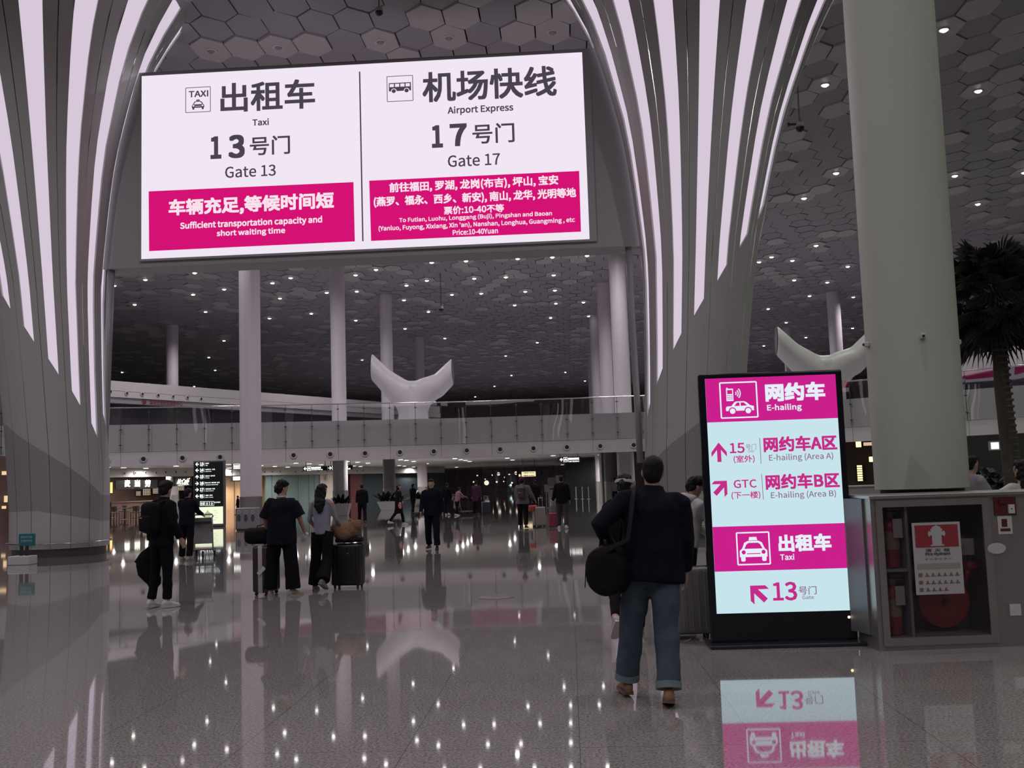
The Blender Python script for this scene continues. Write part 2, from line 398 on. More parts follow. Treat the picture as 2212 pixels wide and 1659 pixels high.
for i in range(0, len(PATH), 2):
    p = PATH[i] + nrm(i) * .043; t = V((-nrm(i).y, nrm(i).x, 0))
    gm.add([p - t * .008 + V((0, 0, ZB)), p + t * .008 + V((0, 0, ZB)), p + t * .008 + V((0, 0, ZG)), p - t * .008 + V((0, 0, ZG))], [(0, 1, 2, 3)])
gm.build('trim_2', mat('joint_grey', (.12, .115, .12), .7))['kind'] = 'structure'
# glass balustrade
bal = thing('glass_balustrade', 'clear frameless glass balustrade with steel handrail along the white balcony', 'balustrade', (0, 0, 0))
clear = glass('balustrade_glass', (0.92, 0.94, 0.94), 3.0, wave=0.012)
for i in range(len(PATH) - 1):
    a = PATH[i] + nrm(i) * .16; b = PATH[i + 1] + nrm(i + 1) * .16; t = (b - a).normalized(); n_ = V((t.y, -t.x, 0))
    random.seed(i); tw = random.uniform(-.004, .004)
    a = a + t * .012 + n_ * tw; b = b - t * .012 - n_ * tw
    q = MB(); q.add([a + V((0, 0, ZG)), b + V((0, 0, ZG)), b + V((0, 0, ZR)), a + V((0, 0, ZR))], [(0, 1, 2, 3)])
    q.build('glass_panel', clear, bal)
    c = MB(); p = PATH[i] + nrm(i) * .16
    for z in (ZG + .35, ZG + 1.15, ZR - .25):
        c.box(p + V((0, 0, z)), (.13, .05, .05)); c.box(p - nrm(i) * .08 + V((0, 0, z)), (.03, .16, .03))
    c.box(p + V((0, 0, (ZG + ZR) / 2)), (.022, .022, ZR - ZG))
    c.build('clamp_post', mat('clamp_grey', (.10, .10, .10), .4, .6), bal)
r_ = MB(); r_.tube([p + nrm(i) * .16 + V((0, 0, ZR + .02)) for i, p in enumerate(PATH)], .035, 8); r_.build('handrail', chrome, bal, True)
# jet nozzles in the fascia
def nozzle(label, group, s=1.0):
    root = thing('air_nozzle', label, 'air nozzle', group=group)
    MB().lathe([(.20 * s, 0), (.19 * s, -.05 * s), (.13 * s, -.09 * s), (.115 * s, -.05 * s)], 20, axis='y', cap=False).build('rim', mat('nozzle_rim', (.52, .51, .51), .4), root, True)
    MB().lathe([(.125 * s, -.05 * s), (.001, -.045 * s)], 20, axis='y').build('throat', dark, root)
    return root
NZ = [(232, 993), (310, 989.5), (394, 989), (475, 987), (633, 984), (712, 982), (787, 980), (862, 978), (935, 977), (1006, 974), (1078, 972), (1150, 970), (1222, 967), (1294, 965), (1366, 963)]
noz = None
def on_path(px, z, off=.045, P=PATH):
    best = None
    for i in range(len(P) - 1):
        a, b = P[i] + nrm(i, P) * off, P[i + 1] + nrm(i + 1, P) * off
        n_ = nrm(i, P); d = ray(px, 900); d = V((d.x, d.y, 0)); t_ = (b - a)
        den = d.x * t_.y - d.y * t_.x
        if abs(den) < 1e-9: continue
        s_ = (d.x * (EYE.y - a.y) - d.y * (EYE.x - a.x)) / den
        if -1e-6 <= s_ <= 1 + 1e-6: best = (a + t_ * s_ + V((0, 0, z)), n_); 
    return best
for px, py in NZ:
    p, n_ = on_path(px + (900 - py) * 0.0, (ZB + ZG) / 2 - .02)
    rz = math.atan2(n_.y, n_.x) + math.pi / 2
    if noz is None: noz = nozzle('round white air nozzle with dark throat in the balcony fascia', 'balcony fascia air nozzles'); noz.location = p; noz.rotation_euler = (0, 0, rz)
    else: dup(noz, p, rz)
# upper left storey: fascia above a dark shop front
A = at_depth(200, 822, 69); B = at_depth(950, 880, 103); A.z = B.z = 0
d_ = (B - A).normalized(); nU = V((d_.y, -d_.x, 0))
def slab(A, B, z0, z1, t, name, m, kind='structure', label=None, cat=None):
    d = (B - A).normalized(); n = V((d.y, -d.x, 0)) * t; mb = MB()
    v = [A + V((0, 0, z0)), B + V((0, 0, z0)), B + V((0, 0, z1)), A + V((0, 0, z1))]; v += [q - n for q in v]
    mb.add(v, [(0, 1, 2, 3), (7, 6, 5, 4), (0, 4, 5, 1), (3, 2, 6, 7), (0, 3, 7, 4), (1, 5, 6, 2)])
    o = mb.build(name, m); tag(o, label, cat, kind=kind); return o
slab(A, B, 8.75, 9.42, .6, 'wall_upper_left', white_paint, label='white upper fascia running back over the left shop', cat='wall')
slab(A + nU * .05, B + nU * .05, 8.3, 8.72, .6, 'trim_3', white_paint)
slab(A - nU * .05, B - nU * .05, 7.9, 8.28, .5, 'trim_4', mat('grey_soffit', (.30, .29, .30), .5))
slab(A - nU * .6, B - nU * .6, 5.25, 7.9, .2, 'wall_upper_shop', mat('dark_shop_glass', (.035, .035, .045), .1))
ub = Board(A - nU * -.0, d_); ub.p = A + nU * .06
sg = MB(); ub.text(sg, '深圳空港贵宾服务中心', 359, 871, 88, 10, .05, .02)
ub.shape(sg, disc(.5, 12), 312, 868, 10, 12, .02); so = sg.build('upper_shop_sign', mat('dull_red', (.16, .03, .035), .5)); tag(so, 'dull red shop lettering on the upper left fascia', 'sign')
un = None
for px, py in ((238, 846), (273.5, 850), (307, 851.5), (341, 854), (373.5, 857), (404.5, 859), (434, 862)):
    q = on_plane(px, py, A + nU * .06, nU); rz = math.atan2(nU.y, nU.x) + math.pi / 2
    if un is None: un = nozzle('small round air nozzle in the upper left fascia', 'upper left fascia air nozzles', .8); un.location = q; un.rotation_euler = (0, 0, rz)
    else: dup(un, q, rz)
# upper right storey
A2 = at_depth(2040, 780, 78); B2 = at_depth(2420, 740, 58); A2.z = B2.z = 0; d2 = (B2 - A2).normalized(); n2_ = V((d2.y, -d2.x, 0))
slab(A2, B2, 8.3, 9.6, .6, 'wall_upper_right', white_paint, label='white upper fascia behind the palm', cat='wall')
slab(A2 - n2_ * .5, B2 - n2_ * .5, 5.25, 8.3, .2, 'wall_upper_right_shop', MATS['dark_shop_glass'])
# ================================================================== ARCH PILLARS AND BIG SCREEN
strip_m = emit('strip_light', lin(214, 200, 216), 1.0)
perf = mat('perforated_cladding', (0.27, 0.27, 0.26), 0.5, noise=.5, nscale=60)
RAD = [(0, 1.28), (2.7, 1.31), (5, 1.40), (7.5, 1.55), (9, 1.80), (10.5, 2.08), (11.5, 2.32), (13.4, 2.95), (14.7, 3.5), (16.1, 4.4)]
ZS = [0.0, .22] + [None, None] + [4.2, 5, 6, 7, 8, 8.8, 9.6, 10.4, 11.2, 12, 12.8, 13.5, 14.2, 14.9, 15.5, 16.1]
def arch_pillar(cx, cy, sgn, label):
    """sgn +1: leans to +x (right pillar), inner side is -x"""
    root = thing('arch_pillar', label, 'pillar', (cx, cy, 0))
    def pos(phi, z, r_off=0.0):
        # phi degrees, 0 = facing the viewer (-y), positive toward the inner side
        r = interp(z, RAD) + r_off; f = math.radians(phi)
        lean = 0.078 * max(0, z - 2)
        return V((-sgn * r * math.sin(f) + sgn * lean, -r * math.cos(f), z))
    def zlow(phi): return interp(abs(phi), [(0, 1.25), (80, .9), (180, .9)]) + (0.004 * -phi if phi < 0 else 0)
    def zup(phi): return interp(phi, [(-180, 3.7), (-40, 3.6), (0, 3.0), (40, 2.35), (80, 1.62), (180, 1.62)])
    shell = MB(); seams = MB(); perfs = MB(); strips = []; lips = MB()
    def grid(mb, phis, zfun, mi=0, off=0.0):
        rows = [[pos(p, z, off) for p in phis] for z in [None] for z in []]
        cols = [[pos(p, z, off) for z in zfun(p)] for p in phis]
        n = len(cols[0]); mb.add([q for c in cols for q in c], [(i * n + k, (i + 1) * n + k, (i + 1) * n + k + 1, i * n + k + 1) for i in range(len(cols) - 1) for k in range(n - 1)], mi)
    HI = ZS[4:]
    for k in range(16):
        c = 5 + 22.5 * (k - 8); c = c if c <= 180 else c - 360
        a0, s0, s1, a1 = c - 11.0, c - 4.8, c + 4.8, c + 11.0
        # tip heights: lowest at the inner side
        ph = c if c <= 80 else 160 - c
        tip = max(3.2, 6.0 - (ph - 5) / 22.5 * 0.87)
        t0, t1 = tip + .22, tip - .22       # s0 is the outer edge, s1 the inner edge (lower)
        low = lambda p: [.22, zlow(p)]; mid = lambda p: [zlow(p), zup(p)]
        def up(p):
            return [zup(p)] + [zup(p) + (z - 3.7) / (16.1 - 3.7) * (16.1 - zup(p)) for z in HI]
        for ph_ in ([a0, c - 8, s0], [s1, c + 8, a1]):
            grid(shell, ph_, low); grid(perfs, ph_, mid); grid(shell, ph_, up)
        mids = [s0, c, s1]
        grid(shell, mids, low); grid(perfs, mids, mid)
        tz = lambda p: t0 + (t1 - t0) * (p - s0) / (s1 - s0)
        grid(shell, mids, lambda p: [zup(p) + (tz(p) - zup(p)) * q / 3 for q in range(4)])
        st = MB(); grid(st, mids, lambda p: [tz(p) + (16.1 - tz(p)) * q / 14 for q in range(15)], 0, -.05); strips.append(st)
        for s_ in (s0, s1):
            zz = [tz(s_) + (16.1 - tz(s_)) * q / 14 for q in range(15)]
            o = pos(s_, 8, 0)
            vs = [pos(s_, z, .0) for z in zz] + [pos(s_, z, -.12) for z in zz]
            lips.add(vs, [(q, q + 1, 15 + q + 1, 15 + q) for q in range(14)])
        grid(seams, [a1, c + 11.5], lambda p: [.22 + (16.1 - .22) * q / 14 for q in range(15)], 0, -.03)
    sh = shell.build('cladding', cladding, root, True)
    perfs.build('perforated_band', perf, root, True); seams.build('panel_seams', dark, root)
    lips.build('strip_reveal', white_paint, root)
    for st in strips: st.build('light_strip', strip_m, root)
    MB().lathe([(1.22, 0), (1.22, .23)], 48).build('kick_plate', mat('kick_steel', (.16, .15, .15), .3, .8), root, 'auto')
    rl = MB(); rl.lathe([(1.37 + .022 * math.cos(q * math.pi / 4), .36 + .022 * math.sin(q * math.pi / 4)) for q in range(9)], 48, cap=False)
    for q in range(8):
        f = q * math.pi / 4 + .2; rl.tube([(1.29 * math.cos(f), 1.29 * math.sin(f), .36), (1.38 * math.cos(f), 1.38 * math.sin(f), .36)], .012, 6)
    rl.build('bumper_rail', chrome, root, True)
    return root
pr = at_depth(1492, 960, 28.2); plf = at_depth(121, 1000, 28.6)
PYL = (pr.y + plf.y) / 2
rp = arch_pillar(pr.x, PYL, 1, 'right flared white arch pillar with fanning light strips beside the kiosk')
lp = arch_pillar(plf.x, PYL, -1, 'left flared white arch pillar with fanning light strips at the edge')
flange = mat('flange_grey', (.30, .31, .31), .4)
for ro, pts, r in ((lp, [(240, 577), (233, 760), (228, 900), (223, 996)], .11), (rp, [(1357, 532), (1366, 700), (1376, 860), (1383, 1000)], .09)):
    q = MB(); q.tube([at(x, y, PYL + .35) - V(ro.location) for x, y in pts], r, 14); q.build('edge_flange', flange, ro, True)

# big screen between the pillars
LY = PYL + .1
led_white = emit('screen_white', lin(241, 230, 243), 1.0); led_mag = emit('screen_magenta', lin(212, 18, 116), 1.0)
led_dark = emit('screen_ink', lin(74, 66, 76), 1.0); led_txt = emit('screen_white_ink', lin(250, 225, 238), 1.0)
led_edge = mat('screen_ink_line', (.03, .03, .03))
c0 = at(306, 165, LY); c1 = at(1257, 113, LY); c2 = at(1274, 517, LY); c3 = at(306, 560, LY)
X0, X1 = (c0.x + c3.x) / 2, (c1.x + c2.x) / 2; Z0, Z1 = (c2.z + c3.z) / 2, (c0.z + c1.z) / 2
led = thing('led_display', 'huge lit white and magenta screen sign hung between the arch pillars', 'screen', ((X0 + X1) / 2, LY, Z0))
O = V(led.location); bd = Board((0, LY, 0), (1, 0, 0), origin=O)
hx0, hx1 = plf.x + .9, pr.x - .9
hz0 = min(at(300, 577, LY).z, at(1300, 531, LY).z); hz1 = Z1 + .13
hs = MB(); hs.box(V(((hx0 + hx1) / 2, LY + .55, (hz0 + hz1) / 2)) - O, (hx1 - hx0, 1.0, hz1 - hz0))
hs.build('housing', mat('housing_grey', (.33, .34, .34), .5), led)
fr_ = MB()
for (a, b, c, d) in ((X0 - .06, X0, Z0 - .06, Z1 + .06), (X1, X1 + .2, Z0 - .06, Z1 + .06), (X0, X1, Z1, Z1 + .06), (X0, X1, Z0 - .06, Z0)):
    fr_.box(V(((a + b) / 2, LY + .02, (c + d) / 2)) - O, (b - a, .08, d - c))
fr_.build('bezel', mat('bezel_grey', (.36, .36, .37), .5), led)
s_ = MB(); s_.box(V(((X0 + X1) / 2, LY + .02, (Z0 + Z1) / 2)) - O, (X1 - X0, .06, Z1 - Z0)); s_.build('screen', led_white, led)
LF = .03
m_ = MB(); bd.poly(m_, [(322, 414), (764, 394), (767, 522), (323, 543)], LF); bd.poly(m_, [(798, 391), (1251, 370), (1255, 501), (802, 521)], LF); m_.build('magenta_panel', led_mag, led)
def T(t, cx, cy, w_, h_, bold=0.0, m=led_dark):
    q = MB(); bd.text(q, t, cx, cy, w_, h_, bold, LF + .015, 0, 5 if h_ > 30 and len(t) < 4 else 3); q.build('lettering', m, led)
T('出租车', 579, 208, 207, 66, .045); T('Taxi', 564, 265, 36, 15, .06); T('1', 467.5, 320, 24, 50, .09); T('3', 512, 317.5, 36, 52, .09); T('号门', 584, 315, 88, 42, .03); T('Gate 13', 542, 371, 111, 25, .03)
T('机场快线', 1057, 183, 290, 68, .045); T('Airport Express', 1038, 238, 142, 20, .05); T('1', 945, 296, 24, 50, .09); T('7', 990.5, 292.5, 37, 50, .09); T('号门', 1066, 289, 91, 44, .03); T('Gate 17', 1024, 347, 113, 26, .03)
T('TAXI', 430, 204, 43, 14, .07)
k = MB(); bd.poly(k, [(776, 156), (779, 156), (786, 522), (783, 522)], LF + .015); k.build('divider_line', led_dark, led)
# taxi front icon
TAXI = [[(-.36, .0), (-.3, .3), (-.18, .36), (.18, .36), (.3, .3), (.36, .0), (.46, -.1), (.46, -.36), (-.46, -.36), (-.46, -.1)]]
def taxi_icon(B, mb, cx, cy, w_, h_, lift, ink, paper, box=False):
    B.shape(mb, [(-.16, .36), (.16, .36), (.13, .5), (-.13, .5)], cx, cy, w_, h_, lift, ink)
    B.shape(mb, [(-.42, 0), (-.32, .27), (-.2, .34), (.2, .34), (.32, .27), (.42, 0)], cx, cy, w_, h_, lift, ink)
    B.shape(mb, [(-.33, .02), (-.25, .2), (-.17, .26), (.17, .26), (.25, .2), (.33, .02)], cx, cy, w_, h_, lift + .006, paper)
    B.shape(mb, [(-.5, -.06), (-.42, .02), (.42, .02), (.5, -.06), (.5, -.32), (-.5, -.32)], cx, cy, w_, h_, lift, ink)
    for s in (-1, 1):
        B.shape(mb, [(s * .46, -.3), (s * .3, -.3), (s * .3, -.46), (s * .34, -.5), (s * .42, -.5), (s * .46, -.46)], cx, cy, w_, h_, lift, ink)
        B.shape(mb, disc(.075, 12, s * .36, -.12, .085), cx, cy, w_, h_, lift + .006, paper)
    B.shape(mb, [(-.24, -.2), (.24, -.2), (.24, -.165), (-.24, -.165)], cx, cy, w_, h_, lift + .006, paper)
def bus_icon(B, mb, cx, cy, w_, h_, lift, ink, paper):
    B.shape(mb, [(-.5, .5), (.5, .5), (.5, -.3), (-.5, -.3)], cx, cy, w_, h_, lift, ink)
    for q in range(4):
        B.shape(mb, [(-.46 + q * .24, .4), (-.27 + q * .24, .4), (-.27 + q * .24, .1), (-.46 + q * .24, .1)], cx, cy, w_, h_, lift + .006, paper)
    for s in (-.28, .3):
        B.shape(mb, disc(.13, 14, s, -.3, .26), cx, cy, w_, h_, lift + .008, paper); B.shape(mb, disc(.095, 14, s, -.3, .19), cx, cy, w_, h_, lift + .012, ink)
k = MB(); bd.frame(k, 429, 216.5, 54, 55, 1.4, LF + .015); taxi_icon(bd, k, 429, 227, 27, 22, LF + .015, 0, 1); k.build('pictogram', [led_dark, led_white], led)
k = MB(); bd.frame(k, 864.5, 192.5, 56, 56, 1.4, LF + .015); bus_icon(bd, k, 864.5, 191, 48, 23, LF + .015, 0, 1); k.build('pictogram', [led_dark, led_white], led)
T2 = lambda *a: T(*a, m=led_txt)
T2('车辆充足,等候时间短', 543, 443, 362, 40, .07); T2('Sufficient transportation capacity and', 543, 483, 311, 19, .06); T2('short waiting time', 543, 503, 150, 17, .06)
T2('前往福田, 罗湖, 龙岗(布吉), 坪山, 宝安', 1023, 399, 366, 24, .06); T2('(燕罗、福永、西乡、新安), 南山, 龙华, 光明等地', 1025, 428, 438, 24, .06)
T2('票价:10-40不等', 1024, 453, 130, 18, .06); T2('To Futian, Luohu, Longgang (Buji), Pingshan and Baoan', 1027, 470, 331, 13, .05)
T2("(Yanluo, Fuyong, Xixiang, Xin 'an), Nanshan, Longhua, Guangming , etc", 1029, 486, 425, 14, .05); T2('Price:10-40Yuan', 1027, 501, 98, 12, .06)
# its second face, turned to the balcony
b2 = MB(); b2.box(V(((X0 + X1) / 2, LY + 1.08, (hz0 + Z1) / 2 + .05)) - O, (X1 - X0, .06, Z1 - hz0 - .1)); b2.build('rear_screen', led_white, led)
b3 = MB()
for (a, b) in ((X0 + .4, X0 + 5.7), (X0 + 6.2, X1 - .4)): b3.box(V(((a + b) / 2, LY + 1.12, hz0 + 1.25)) - O, (b - a, .02, 1.7))
b3.build('rear_magenta_panel', led_mag, led)
# ================================================================== FOREGROUND RIGHT
# screen kiosk
kl = floor_at(1541, 1398); kr = floor_at(1858, 1390)
ku = (kr - kl).normalized(); kb = Board(kl, ku)
kiosk = thing('information_kiosk', 'tall black floor-standing screen kiosk lit white and magenta', 'kiosk', (kl + kr) / 2)
kb.o = V(kiosk.location)
def kpx(px, py): return kb.hit(px, py)
ax0, az1 = kpx(1506, 809); ax1 = kpx(1816, 797)[0]; bx0 = kpx(1539, 1392)[0]; bx1 = kpx(1857, 1386)[0]
KX0, KX1, KZ1 = (ax0 + bx0) / 2, (ax1 + bx1) / 2, az1
kn = kb.n
krot = Matrix((ku, -kn, V((0, 0, 1)))).transposed()
def kbox(mb, x0, x1, z0, z1, d0, d1, r=0.0, mi=0):
    c = kb.pt((x0 + x1) / 2, (z0 + z1) / 2, (d0 + d1) / 2)
    (mb.rbox(c, (x1 - x0, abs(d1 - d0), z1 - z0), r, 2, mi, krot) if r else mb.box(c, (x1 - x0, abs(d1 - d0), z1 - z0), mi, krot))
q = MB(); kbox(q, KX0, KX1, 0.03, KZ1, -.09, 0, .018); q.build('body', black_gloss, kiosk)
q = MB(); kbox(q, KX0 - .03, KX1 + .05, 0.0, 0.035, -.26, .16, .008); q.build('base_plate', mat('kiosk_base', (.02, .022, .028), .3), kiosk)
k_white = emit('kiosk_white', lin(199, 228, 236), 1.0); k_mag = emit('kiosk_magenta', lin(202, 32, 140), 1.0); k_ink = emit('kiosk_ink', lin(196, 44, 136), 1.0)
k_wt = emit('kiosk_white_ink', lin(230, 238, 250), 1.0); k_grey = emit('kiosk_grey_ink', lin(140, 110, 140), 1.0)
sx0 = (kpx(1522, 819)[0] + kpx(1549, 1326)[0]) / 2; sx1 = (kpx(1803, 808)[0] + kpx(1837, 1318)[0]) / 2
zt = (kpx(1522, 819)[1] + kpx(1803, 808)[1]) / 2; zb = (kpx(1549, 1326)[1] + kpx(1837, 1318)[1]) / 2
zh = (kpx(1527, 914)[1] + kpx(1808, 902)[1]) / 2; zm1 = (kpx(1540, 1138)[1] + kpx(1824, 1130)[1]) / 2; zm0 = (kpx(1545, 1235)[1] + kpx(1830, 1227)[1]) / 2
q = MB(); kbox(q, sx0, sx1, zb, zt, -.01, .003); q.build('screen', k_white, kiosk)
for z0, z1 in ((zh, zt), (zm0, zm1)):
    q = MB(); kb.poly(q, [(sx0, z0), (sx1, z0), (sx1, z1), (sx0, z1)], .005, 0, False); q.build('magenta_panel', k_mag, kiosk)
def K(t, cx, cy, w_, h_, bold=0.0, m=k_ink):
    q = MB(); kb.text(q, t, cx, cy, w_, h_, bold, .008); q.build('lettering', m, kiosk)
K('网约车', 1717, 846, 128, 40, .09, k_wt); K('E-hailing', 1694, 881, 74, 17, .05, k_wt)
K('15', 1592, 968, 32, 22, .05); K('号门', 1622, 965, 22, 12, 0, k_grey); K('Gate', 1622, 974, 13, 6, 0, k_grey); K('(室外)', 1607, 992, 45, 17, .03)
K('网约车A区', 1728, 958, 157, 33, .07); K('E-hailing (Area A)', 1730, 988, 137, 18, .02, k_grey)
K('GTC', 1609, 1045, 49, 18, .04); K('(下一楼)', 1611, 1070, 62, 17, .03); K('网约车B区', 1733, 1039, 158, 33, .07); K('E-hailing (Area B)', 1735, 1069, 139, 18, .02, k_grey)
K('出租车', 1738, 1172, 113, 37, .09, k_wt); K('Taxi', 1700, 1203, 30, 13, .05, k_wt)
K('13', 1695, 1277, 52, 40, .05); K('号门', 1744, 1275, 38, 18, .02, k_grey); K('Gate', 1745, 1290, 25, 8, .02, k_grey)
for cx, cy, w_, h_, dg in ((1553, 977, 33, 42, 0), (1557, 1053, 38, 40, -45), (1637, 1281, 46, 46, 45)):
    q = MB(); kb.shape(q, rot2(ARROW, dg), cx, cy, w_, h_, .008); q.build('arrow', k_ink, kiosk)
for a in ([(1640, 946), (1641.4, 946), (1644.4, 1002), (1643, 1002)], [(1644, 1024), (1645.4, 1024), (1649.4, 1079), (1648, 1079)]):
    q = MB(); kb.poly(q, a, .008); q.build('divider_line', k_grey, kiosk)
# phone and car pictogram
q = MB(); kb.frame(q, 1595.5, 864, 78, 76, 3, .008)
kb.shape(q, [(-.5, -.28), (-.5, .0), (-.46, .1), (-.3, .12), (-.2, .42), (-.12, .5), (.16, .5), (.24, .42), (.36, .16), (.5, .08), (.5, -.28)], 1598, 880, 60, 26, .008)
for wx in ([(-.2, .12), (-.1, .4), (-.01, .4), (-.01, .12)], [(.03, .12), (.03, .4), (.14, .4), (.26, .14)]): kb.shape(q, wx, 1598, 880, 60, 26, .011, 1)
for s in (-.27, .29):
    kb.shape(q, disc(.135, 16, s, -.28, .3), 1598, 880, 60, 26, .011, 1); kb.shape(q, disc(.1, 16, s, -.3, .23), 1598, 880, 60, 26, .013)
kb.shape(q, [(-.5, -.5), (.5, -.5), (.5, .42), (.3, .42), (-.25, .42), (-.25, .5), (-.45, .5), (-.45, .42), (-.5, .4)], 1576, 852, 15, 29, .008)
kb.shape(q, [(-.36, .02), (.36, .02), (.36, .32), (-.36, .32)], 1576, 852, 15, 29, .011, 1)
for r in range(3):
    for c in range(3): kb.shape(q, [(-.36 + c * .27, -.12 - r * .13), (-.18 + c * .27, -.12 - r * .13), (-.18 + c * .27, -.06 - r * .13), (-.36 + c * .27, -.06 - r * .13)], 1576, 852, 15, 29, .011, 1)
for r in (.18, .32, .46):
    arc = [(r * math.cos(t), r * math.sin(t)) for t in [(-.75 + .25 * i) for i in range(7)]]; arc += [((r - .07) * math.cos(t), (r - .07) * math.sin(t)) for t in [(.75 - .25 * i) for i in range(7)]]
    kb.shape(q, arc, 1585, 850, 32, 34, .008)
q.build('pictogram', [k_wt, k_mag], kiosk)
q = MB(); kb.frame(q, 1627, 1184.5, 69, 68, 3, .008); taxi_icon(kb, q, 1627, 1186, 59, 52, .009, 0, 1); q.build('pictogram', [k_wt, k_mag], kiosk)
a_, b_ = kpx(1834, 1333); q = MB(); q.ell(kb.pt(a_, b_, 0), (.012, .012, .012)); q.build('power_light', emit('led_amber', (1, .75, .4), 4), kiosk)

# stainless fire cabinet block around the foot of the big column
fl = floor_at(1898, 1407); fr2 = floor_at(2165, 1397)
fu = (fr2 - fl).normalized(); fb = Board(fl, fu); fnrm = fb.n
cab = thing('fire_hydrant_cabinet', 'stainless steel fire hydrant cabinet with glass door around the big column', 'cabinet', fl + fu * .7)
fb.o = V(cab.location)
frot = Matrix((fu, -fnrm, V((0, 0, 1)))).transposed()
def fbox(mb, x0, x1, z0, z1, d0, d1, mi=0, r=0):
    c = fb.pt((x0 + x1) / 2, (z0 + z1) / 2, (d0 + d1) / 2); dd = (x1 - x0, abs(d1 - d0), z1 - z0)
    mb.rbox(c, dd, r, 2, mi, frot) if r else mb.box(c, dd, mi, frot)
fx = lambda px, py: fb.hit(px, py)
CX0 = fx(1881, 1090)[0] * .5 + fx(1898, 1400)[0] * .5; CX1 = fx(2128, 1080)[0] * .5 + fx(2146, 1390)[0] * .5 + .06
CZ = fx(1890, 1078)[1]; CXR = CX1 + 1.1
GX0, GX1 = (fx(1897, 1095)[0] + fx(1915, 1380)[0]) / 2, (fx(2126, 1090)[0] + fx(2147, 1377)[0]) / 2
GZ1, GZ0 = fx(1900, 1094)[1], fx(1916, 1381)[1]
st2 = mat('cabinet_steel', (.34, .32, .30), .35, .75, noise=.1, nscale=20)
q = MB()
fbox(q, CX0, GX0, 0, CZ, -.5, 0); fbox(q, GX1, CXR, 0, CZ, -.5, 0); fbox(q, GX0, GX1, GZ1, CZ, -.5, 0); fbox(q, GX0, GX1, 0, GZ0, -.5, 0)
q.build('carcass', st2, cab)
q = MB(); fbox(q, GX0, GX1, GZ0, GZ1, -.5, -.47); fbox(q, GX0, GX1, GZ0, GZ0 + .01, -.5, -.02); q.build('back_panel', mat('cabinet_inside', (.30, .26, .29), .5), cab)
q = MB(); fbox(q, CX0 - .02, CXR, CZ, CZ + .035, -.55, .04, 0, .01); q.build('top_ledge', steel, cab)
q = MB(); DF = .05
for (x0, x1, z0, z1) in ((GX0 - .03, GX0 + .03, GZ0 - .06, GZ1 + .05), (GX1 - .03, GX1 + .04, GZ0 - .06, GZ1 + .05), (GX0 + .03, GX1 - .03, GZ1 - .01, GZ1 + .05), (GX0 + .03, GX1 - .03, GZ0 - .06, GZ0 + .01)): fbox(q, x0, x1, z0, z1, -.005, .02)
dr = q.build('door_frame', mat('door_steel', (.40, .37, .35), .3, .8, noise=.08, nscale=20), cab)
q = MB(); fbox(q, GX0 + .02, GX1 - .02, GZ0, GZ1, -.004, .002); q.build('door_glass', glass('cabinet_glass', (.80, .78, .80), 1.0), cab)
q = MB(); xs = (fx(1958, 1100)[0] + fx(1978, 1375)[0]) / 2; zs_ = fx(1935, 1233)[1]
fbox(q, xs - .012, xs + .012, GZ0, GZ1, -.46, -.03); fbox(q, GX0, xs, zs_ - .012, zs_ + .012, -.46, -.03); q.build('shelf', mat('shelf_grey', (.33, .33, .34), .4), cab)
q = MB(); a_, b_ = fx(2150, 1184); q.add([fb.pt(a_ + .085 * math.cos(t * .3927), b_ + .05 * math.sin(t * .3927), .024) for t in range(16)], [tuple(range(16))]); q.build('oval_badge', mat('badge', (.55, .54, .52), .4), cab)
q = MB(); a_, b_ = fx(2170, 1092); fbox(q, a_ - .10, a_ + .10, b_ - .09, b_ + .075, .0, .012); fbox(q, a_ - .06, a_ + .0, b_ + .02, b_ + .05, .012, .03); q.build('alarm_plate', mat('alarm_red', (.10, .014, .014), .4), cab)
q = MB(); a_, b_ = fx(2182, 1099); fbox(q, a_ - .028, a_ + .028, b_ - .04, b_ + .04, .012, .03); q.ell(fb.pt(a_, b_, .03), (.006, .006, .006), 1); q.build('alarm_button', [mat('switch_white', (.6, .6, .58), .4), dark], cab)
q = MB(); a_, b_ = fx(2170, 1133); fbox(q, a_ - .065, a_ + .065, b_ - .085, b_ + .085, .0, .008); q.build('notice_sticker', MATS['switch_white'], cab)
q = MB(); fbox(q, a_ - .03, a_ + .02, b_ - .02, b_ + .05, .008, .010); fbox(q, a_ - .045, a_ + .045, b_ - .06, b_ - .035, .008, .010); q.build('sticker_print', MATS['alarm_red'], cab)
q = MB(); a_, b_ = fx(2192, 1317); fbox(q, a_ - .05, a_ + .05, b_ - .05, b_ + .05, .0, .015); q.build('socket_plate', MATS['switch_white'], cab)
# rounded steel end panel to the left
q = MB(); q.loft([[fb.pt(CX0 - .02 - .12 * (1 - math.cos(t)), z, -.16 - .34 * math.sin(t)) for t in [i * .157 for i in range(11)]] + [fb.pt(CX0, z, -.5), fb.pt(CX0, z, -.16)] for z in (.12, CZ)], 0)
q.build('end_panel', mat('end_steel', (.20, .195, .21), .55, .6), cab, 'auto')
